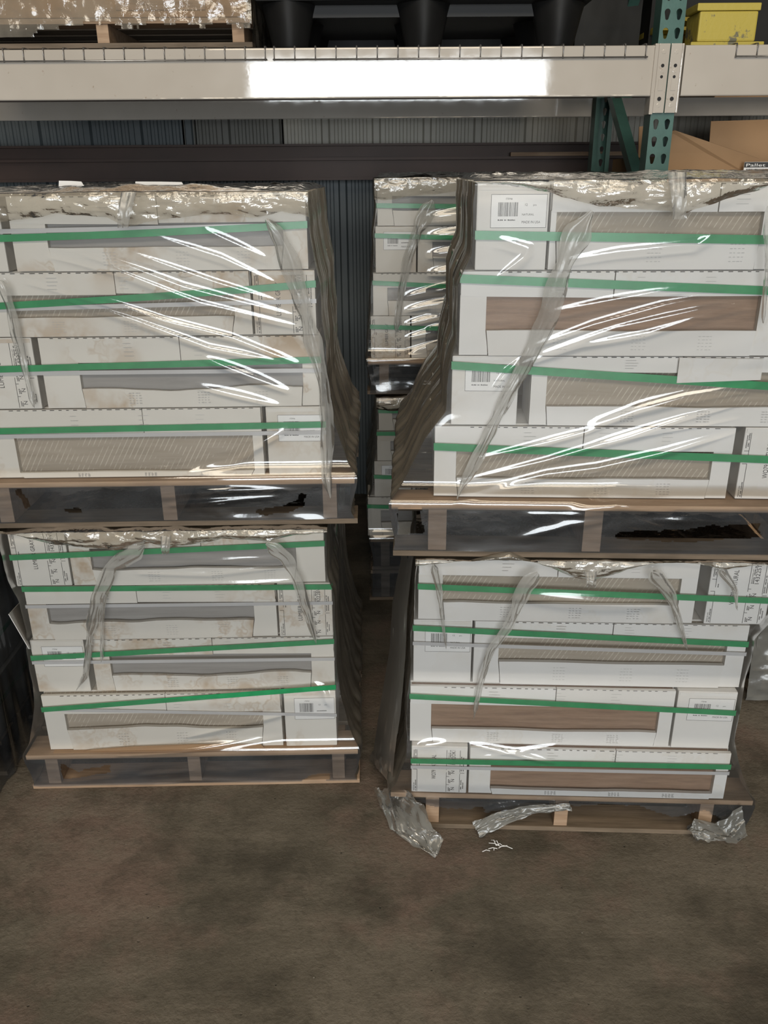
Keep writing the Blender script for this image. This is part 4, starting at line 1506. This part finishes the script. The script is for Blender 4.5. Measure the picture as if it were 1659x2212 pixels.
CO = (0.98, 3.22, 0)
sheet(cb, 'front_flap', [at(1440, 400, 3.21, CO), at(1655, 400, 3.21, CO), at(1638, 342, 3.19, CO), at(1457, 281, 3.16, CO), at(1440, 285, 3.17, CO)], 0.005, 'kraft')
sheet(cb, 'back_flap', [at(1525, 400, 3.80, CO), at(1760, 400, 3.80, CO), at(1760, 255, 3.80, CO), at(1535, 262, 3.80, CO)], 0.005, 'kraft')
sheet(cb, 'side_flap', [at(1376, 400, 3.5, CO), at(1389, 400, 3.5, CO), at(1392, 272, 3.5, CO), at(1380, 274, 3.5, CO)], 0.005, 'kraft')

# pallet tag with barcode at the right edge
tg = thing('pallet_tag', 'white pallet tag with black heading and barcode at the right edge', 'label', (0, 0, 0))
TO = (0, 0, 0)
tf = Frame(0, 3.15, 0)
tx0, tz1 = tf.on(1609, 350)
tx1, tz0 = tf.on(1710, 392)
tg.location = tf.w(tx0, 0, tz0)
tg.rotation_euler = (0, 0, tf.yaw)
w, h = tx1 - tx0, tz1 - tz0
b = MB()
b.box(0, w, 0, 0.006, -0.09, h)
b.build('tag_card', M['sticker'], tg)
b = MB()
b.box(0, w, -0.0006, 0, h * 0.72, h * 0.99)
hd = b.build('tag_heading', M['tape'], tg)
b = MB()
put_text(b, 'Pallet ID', 0.004, h * 0.77, h * 0.16, -0.001, length=w * 0.62)
tag(b.build('lettering', M['sticker'], hd), kind='stuff')
b = MB()
x = 0.008
rs = random.Random(5)
while x < w - 0.01:
    q = rs.choice((0.0012, 0.002, 0.003))
    b.rect(x, x + q, 0.004, h * 0.66, -0.0006)
    x += q + rs.choice((0.001, 0.0018))
tag(b.build('barcode', M['ink'], tg), kind='stuff')

# wood sliver lying on the girt
g = Frame(0, 4.40, 0)
x0, z0 = g.on(1103, 340)
x1, z1 = g.on(1282, 336)
b = MB()
b.box(0, x1 - x0 + 0.2, 0, 0.03, 0, 0.018)
o = b.build('wood_lath', M['pine'], None, bevel=0.002)
o.location = (x0, 4.402, gm + 0.0125)
tag(o, 'thin pale wood lath lying on the brown girt', 'wood lath')

# ------------------------------------------------------------------ neighbours at the frame edges
FN = Frame(-2.17, 1.84, R(1.0))
for lev, (zt, nm, zs5) in enumerate(((0.0, 'lower', (0.84, 0.665, 0.49, 0.315, 0.135)), (0.85, 'upper', (1.69, 1.515, 1.34, 1.165, 0.985)))):
    wood_pallet(FN, 0, 0.99, -0.03, 0.95, zt + 0.002, zs5[4] - 0.002, 'shadowed pallet under the %s stack at the far left edge' % nm, mat='old_shaded_wood')
    for i in range(4):
        z1, z0 = zs5[i], zs5[i + 1]
        off = (0.0, 0.012, -0.006, 0.008)[i]
        b = MB()
        b.box(0, BW, 0, BL, 0, z1 - z0 - 0.002)
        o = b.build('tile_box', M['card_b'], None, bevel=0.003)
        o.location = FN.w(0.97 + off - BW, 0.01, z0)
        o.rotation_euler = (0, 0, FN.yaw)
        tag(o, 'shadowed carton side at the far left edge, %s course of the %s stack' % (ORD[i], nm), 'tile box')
        strap_band('packing_strap', FN, 0.2, 0.97 + off, 0.01, 0.01 + BL, z0 + 0.1, z0 + 0.1, 0.0165, 'strap', 'dim green strap at the far left edge, %s course of the %s stack' % (ORD[i], nm), 'strap', 'green packing straps', off=0.002)
    t = thing('shrink_film', 'dusty film tinted with shade on the %s stack at the far left edge' % nm, 'plastic film', FN.w(0, 0, 0), FN.yaw)
    Yg, Zg = np.meshgrid(np.linspace(-0.02, 0.9, 90), np.linspace(zt + 0.01, zs5[0], 80))
    P = np.stack([1.0 + 0.012 * fbm(Yg * 22, Zg * 2, 400 + lev, 3), Yg, Zg], -1)
    grid_mesh('side_sheet', P, 'film_pocket', t)  # film tint carries the shade of this side

# leaning printed sheet between the left stacks
lc = Frame(-1.10, 2.16, R(20))
sh = thing('label_sheet', 'bent white label sheet with N N print at the left edge', 'label', (0, 0, 0))
pa, pb, pc, pd = at(18, 1327, 2.02, (0, 0, 0)), at(62, 1280, 2.36, (0, 0, 0)), at(95, 1400, 2.36, (0, 0, 0)), at(62, 1402, 2.08, (0, 0, 0))
sh.location = pd
sub = lambda p: (p[0] - pd[0], p[1] - pd[1], p[2] - pd[2])
q = [Vector(sub(p)) for p in (pd, pc, pb, pa)]
card = sheet(sh, 'sheet', [tuple(k) for k in q], 0.0015, 'sticker')


def quad_map(s_, r_):
    return q[0] * (1 - s_) * (1 - r_) + q[1] * s_ * (1 - r_) + q[2] * s_ * r_ + q[3] * (1 - s_) * r_


nn = (q[1] - q[0]).cross(q[3] - q[0]).normalized()
nn = nn if nn.y < 0 else -nn
b = MB()
for ch, s0, r0, hh in (('N', 0.15, 0.72, 0.16), ('N', 0.6, 0.74, 0.16)):
    vs, fs = text_geo(ch)
    b.merge([tuple(quad_map(s0 + a * hh * 1.1, r0 + c * hh) + nn * 0.0025) for a, c in vs], fs)
for k in range(7):
    r0 = 0.52 - k * 0.065
    b.merge([tuple(quad_map(a, c) + nn * 0.0025) for a, c in ((0.2, r0), (0.8, r0 - 0.01), (0.8, r0 + 0.02), (0.2, r0 + 0.03))], [(0, 1, 2, 3)])
tag(b.build('lettering', M['ink'], card), kind='stuff')

# wrapped pallet past the right edge
FQ = Frame(1.30, 2.52, R(-3))
wood_pallet(FQ, 0.0, 1.0, 0.0, 0.62, 0.0, 0.126, 'floor pallet of the wrapped load at the far right edge', mat='old_shaded_wood')
t = thing('cardboard_carton', 'plain carton inside the wrapped load at the far right edge', 'carton', FQ.w(0.06, 0.04, 0.128), FQ.yaw)
b = MB()
b.box(0, 0.88, 0, 0.55, 0, 0.5)
b.build('carton_body', M['card_b'], t, bevel=0.004)
b = MB()
b.box(0.3, 0.36, -0.001, 0, 0.0, 0.5)
b.build('sealing_tape', M['kraft'], t)
t = thing('shrink_film', 'grey wrinkled film on the load at the far right edge', 'plastic film', FQ.w(0, 0, 0), FQ.yaw)
Xg, Zg = np.meshgrid(np.linspace(-0.02, 1.0, 120), np.linspace(0.01, 0.68, 90))
k = np.clip(1 - (Zg - 0.1) / 0.5, 0, 1)
P = np.stack([Xg, 0.03 - 0.06 * k - 0.02 * np.abs(fbm(Xg * 7 + Zg * 12, Zg * 14 - Xg * 5, 501, 3)), Zg], -1)
grid_mesh('front_sheet', P, 'film_grey', t)
Yg, Zg = np.meshgrid(np.linspace(-0.02, 0.62, 90), np.linspace(0.01, 0.68, 90))
k = np.clip(1 - (Zg - 0.1) / 0.5, 0, 1)
P = np.stack([0.04 - 0.06 * k - 0.015 * np.abs(fbm(Yg * 12, Zg * 12, 502, 3)), Yg, Zg], -1)
grid_mesh('side_sheet', P[:, ::-1], 'film_grey', t)

# scraps on top of the upper left load
for k, (u, v, w, h, lab) in enumerate(((155, 399, 0.07, 0.016, 'small torn white paper scrap on top of the upper left load'), (345, 393, 0.13, 0.013, 'long torn white paper scrap on top of the upper left load'))):
    f2 = Frame(0, 2.26, 0)
    x, z = f2.on(u, v)
    t = thing('paper_scrap', lab, 'paper scrap', (x, 2.26, 1.722), 0, 'paper scraps')
    b = MB()
    b.prism([(-w / 2, -0.004), (w / 2, -0.004), (w / 2 - 0.01, h * 0.9), (0, h), (-w / 2 + 0.004, h * 1.05)], 0, 0.002)
    b.build('torn_panel', M['sticker'], t)
    b = MB()
    b.box(-w / 2, w / 2, 0, 0.05, -0.006, -0.004)
    b.build('folded_base', M['sticker'], t)
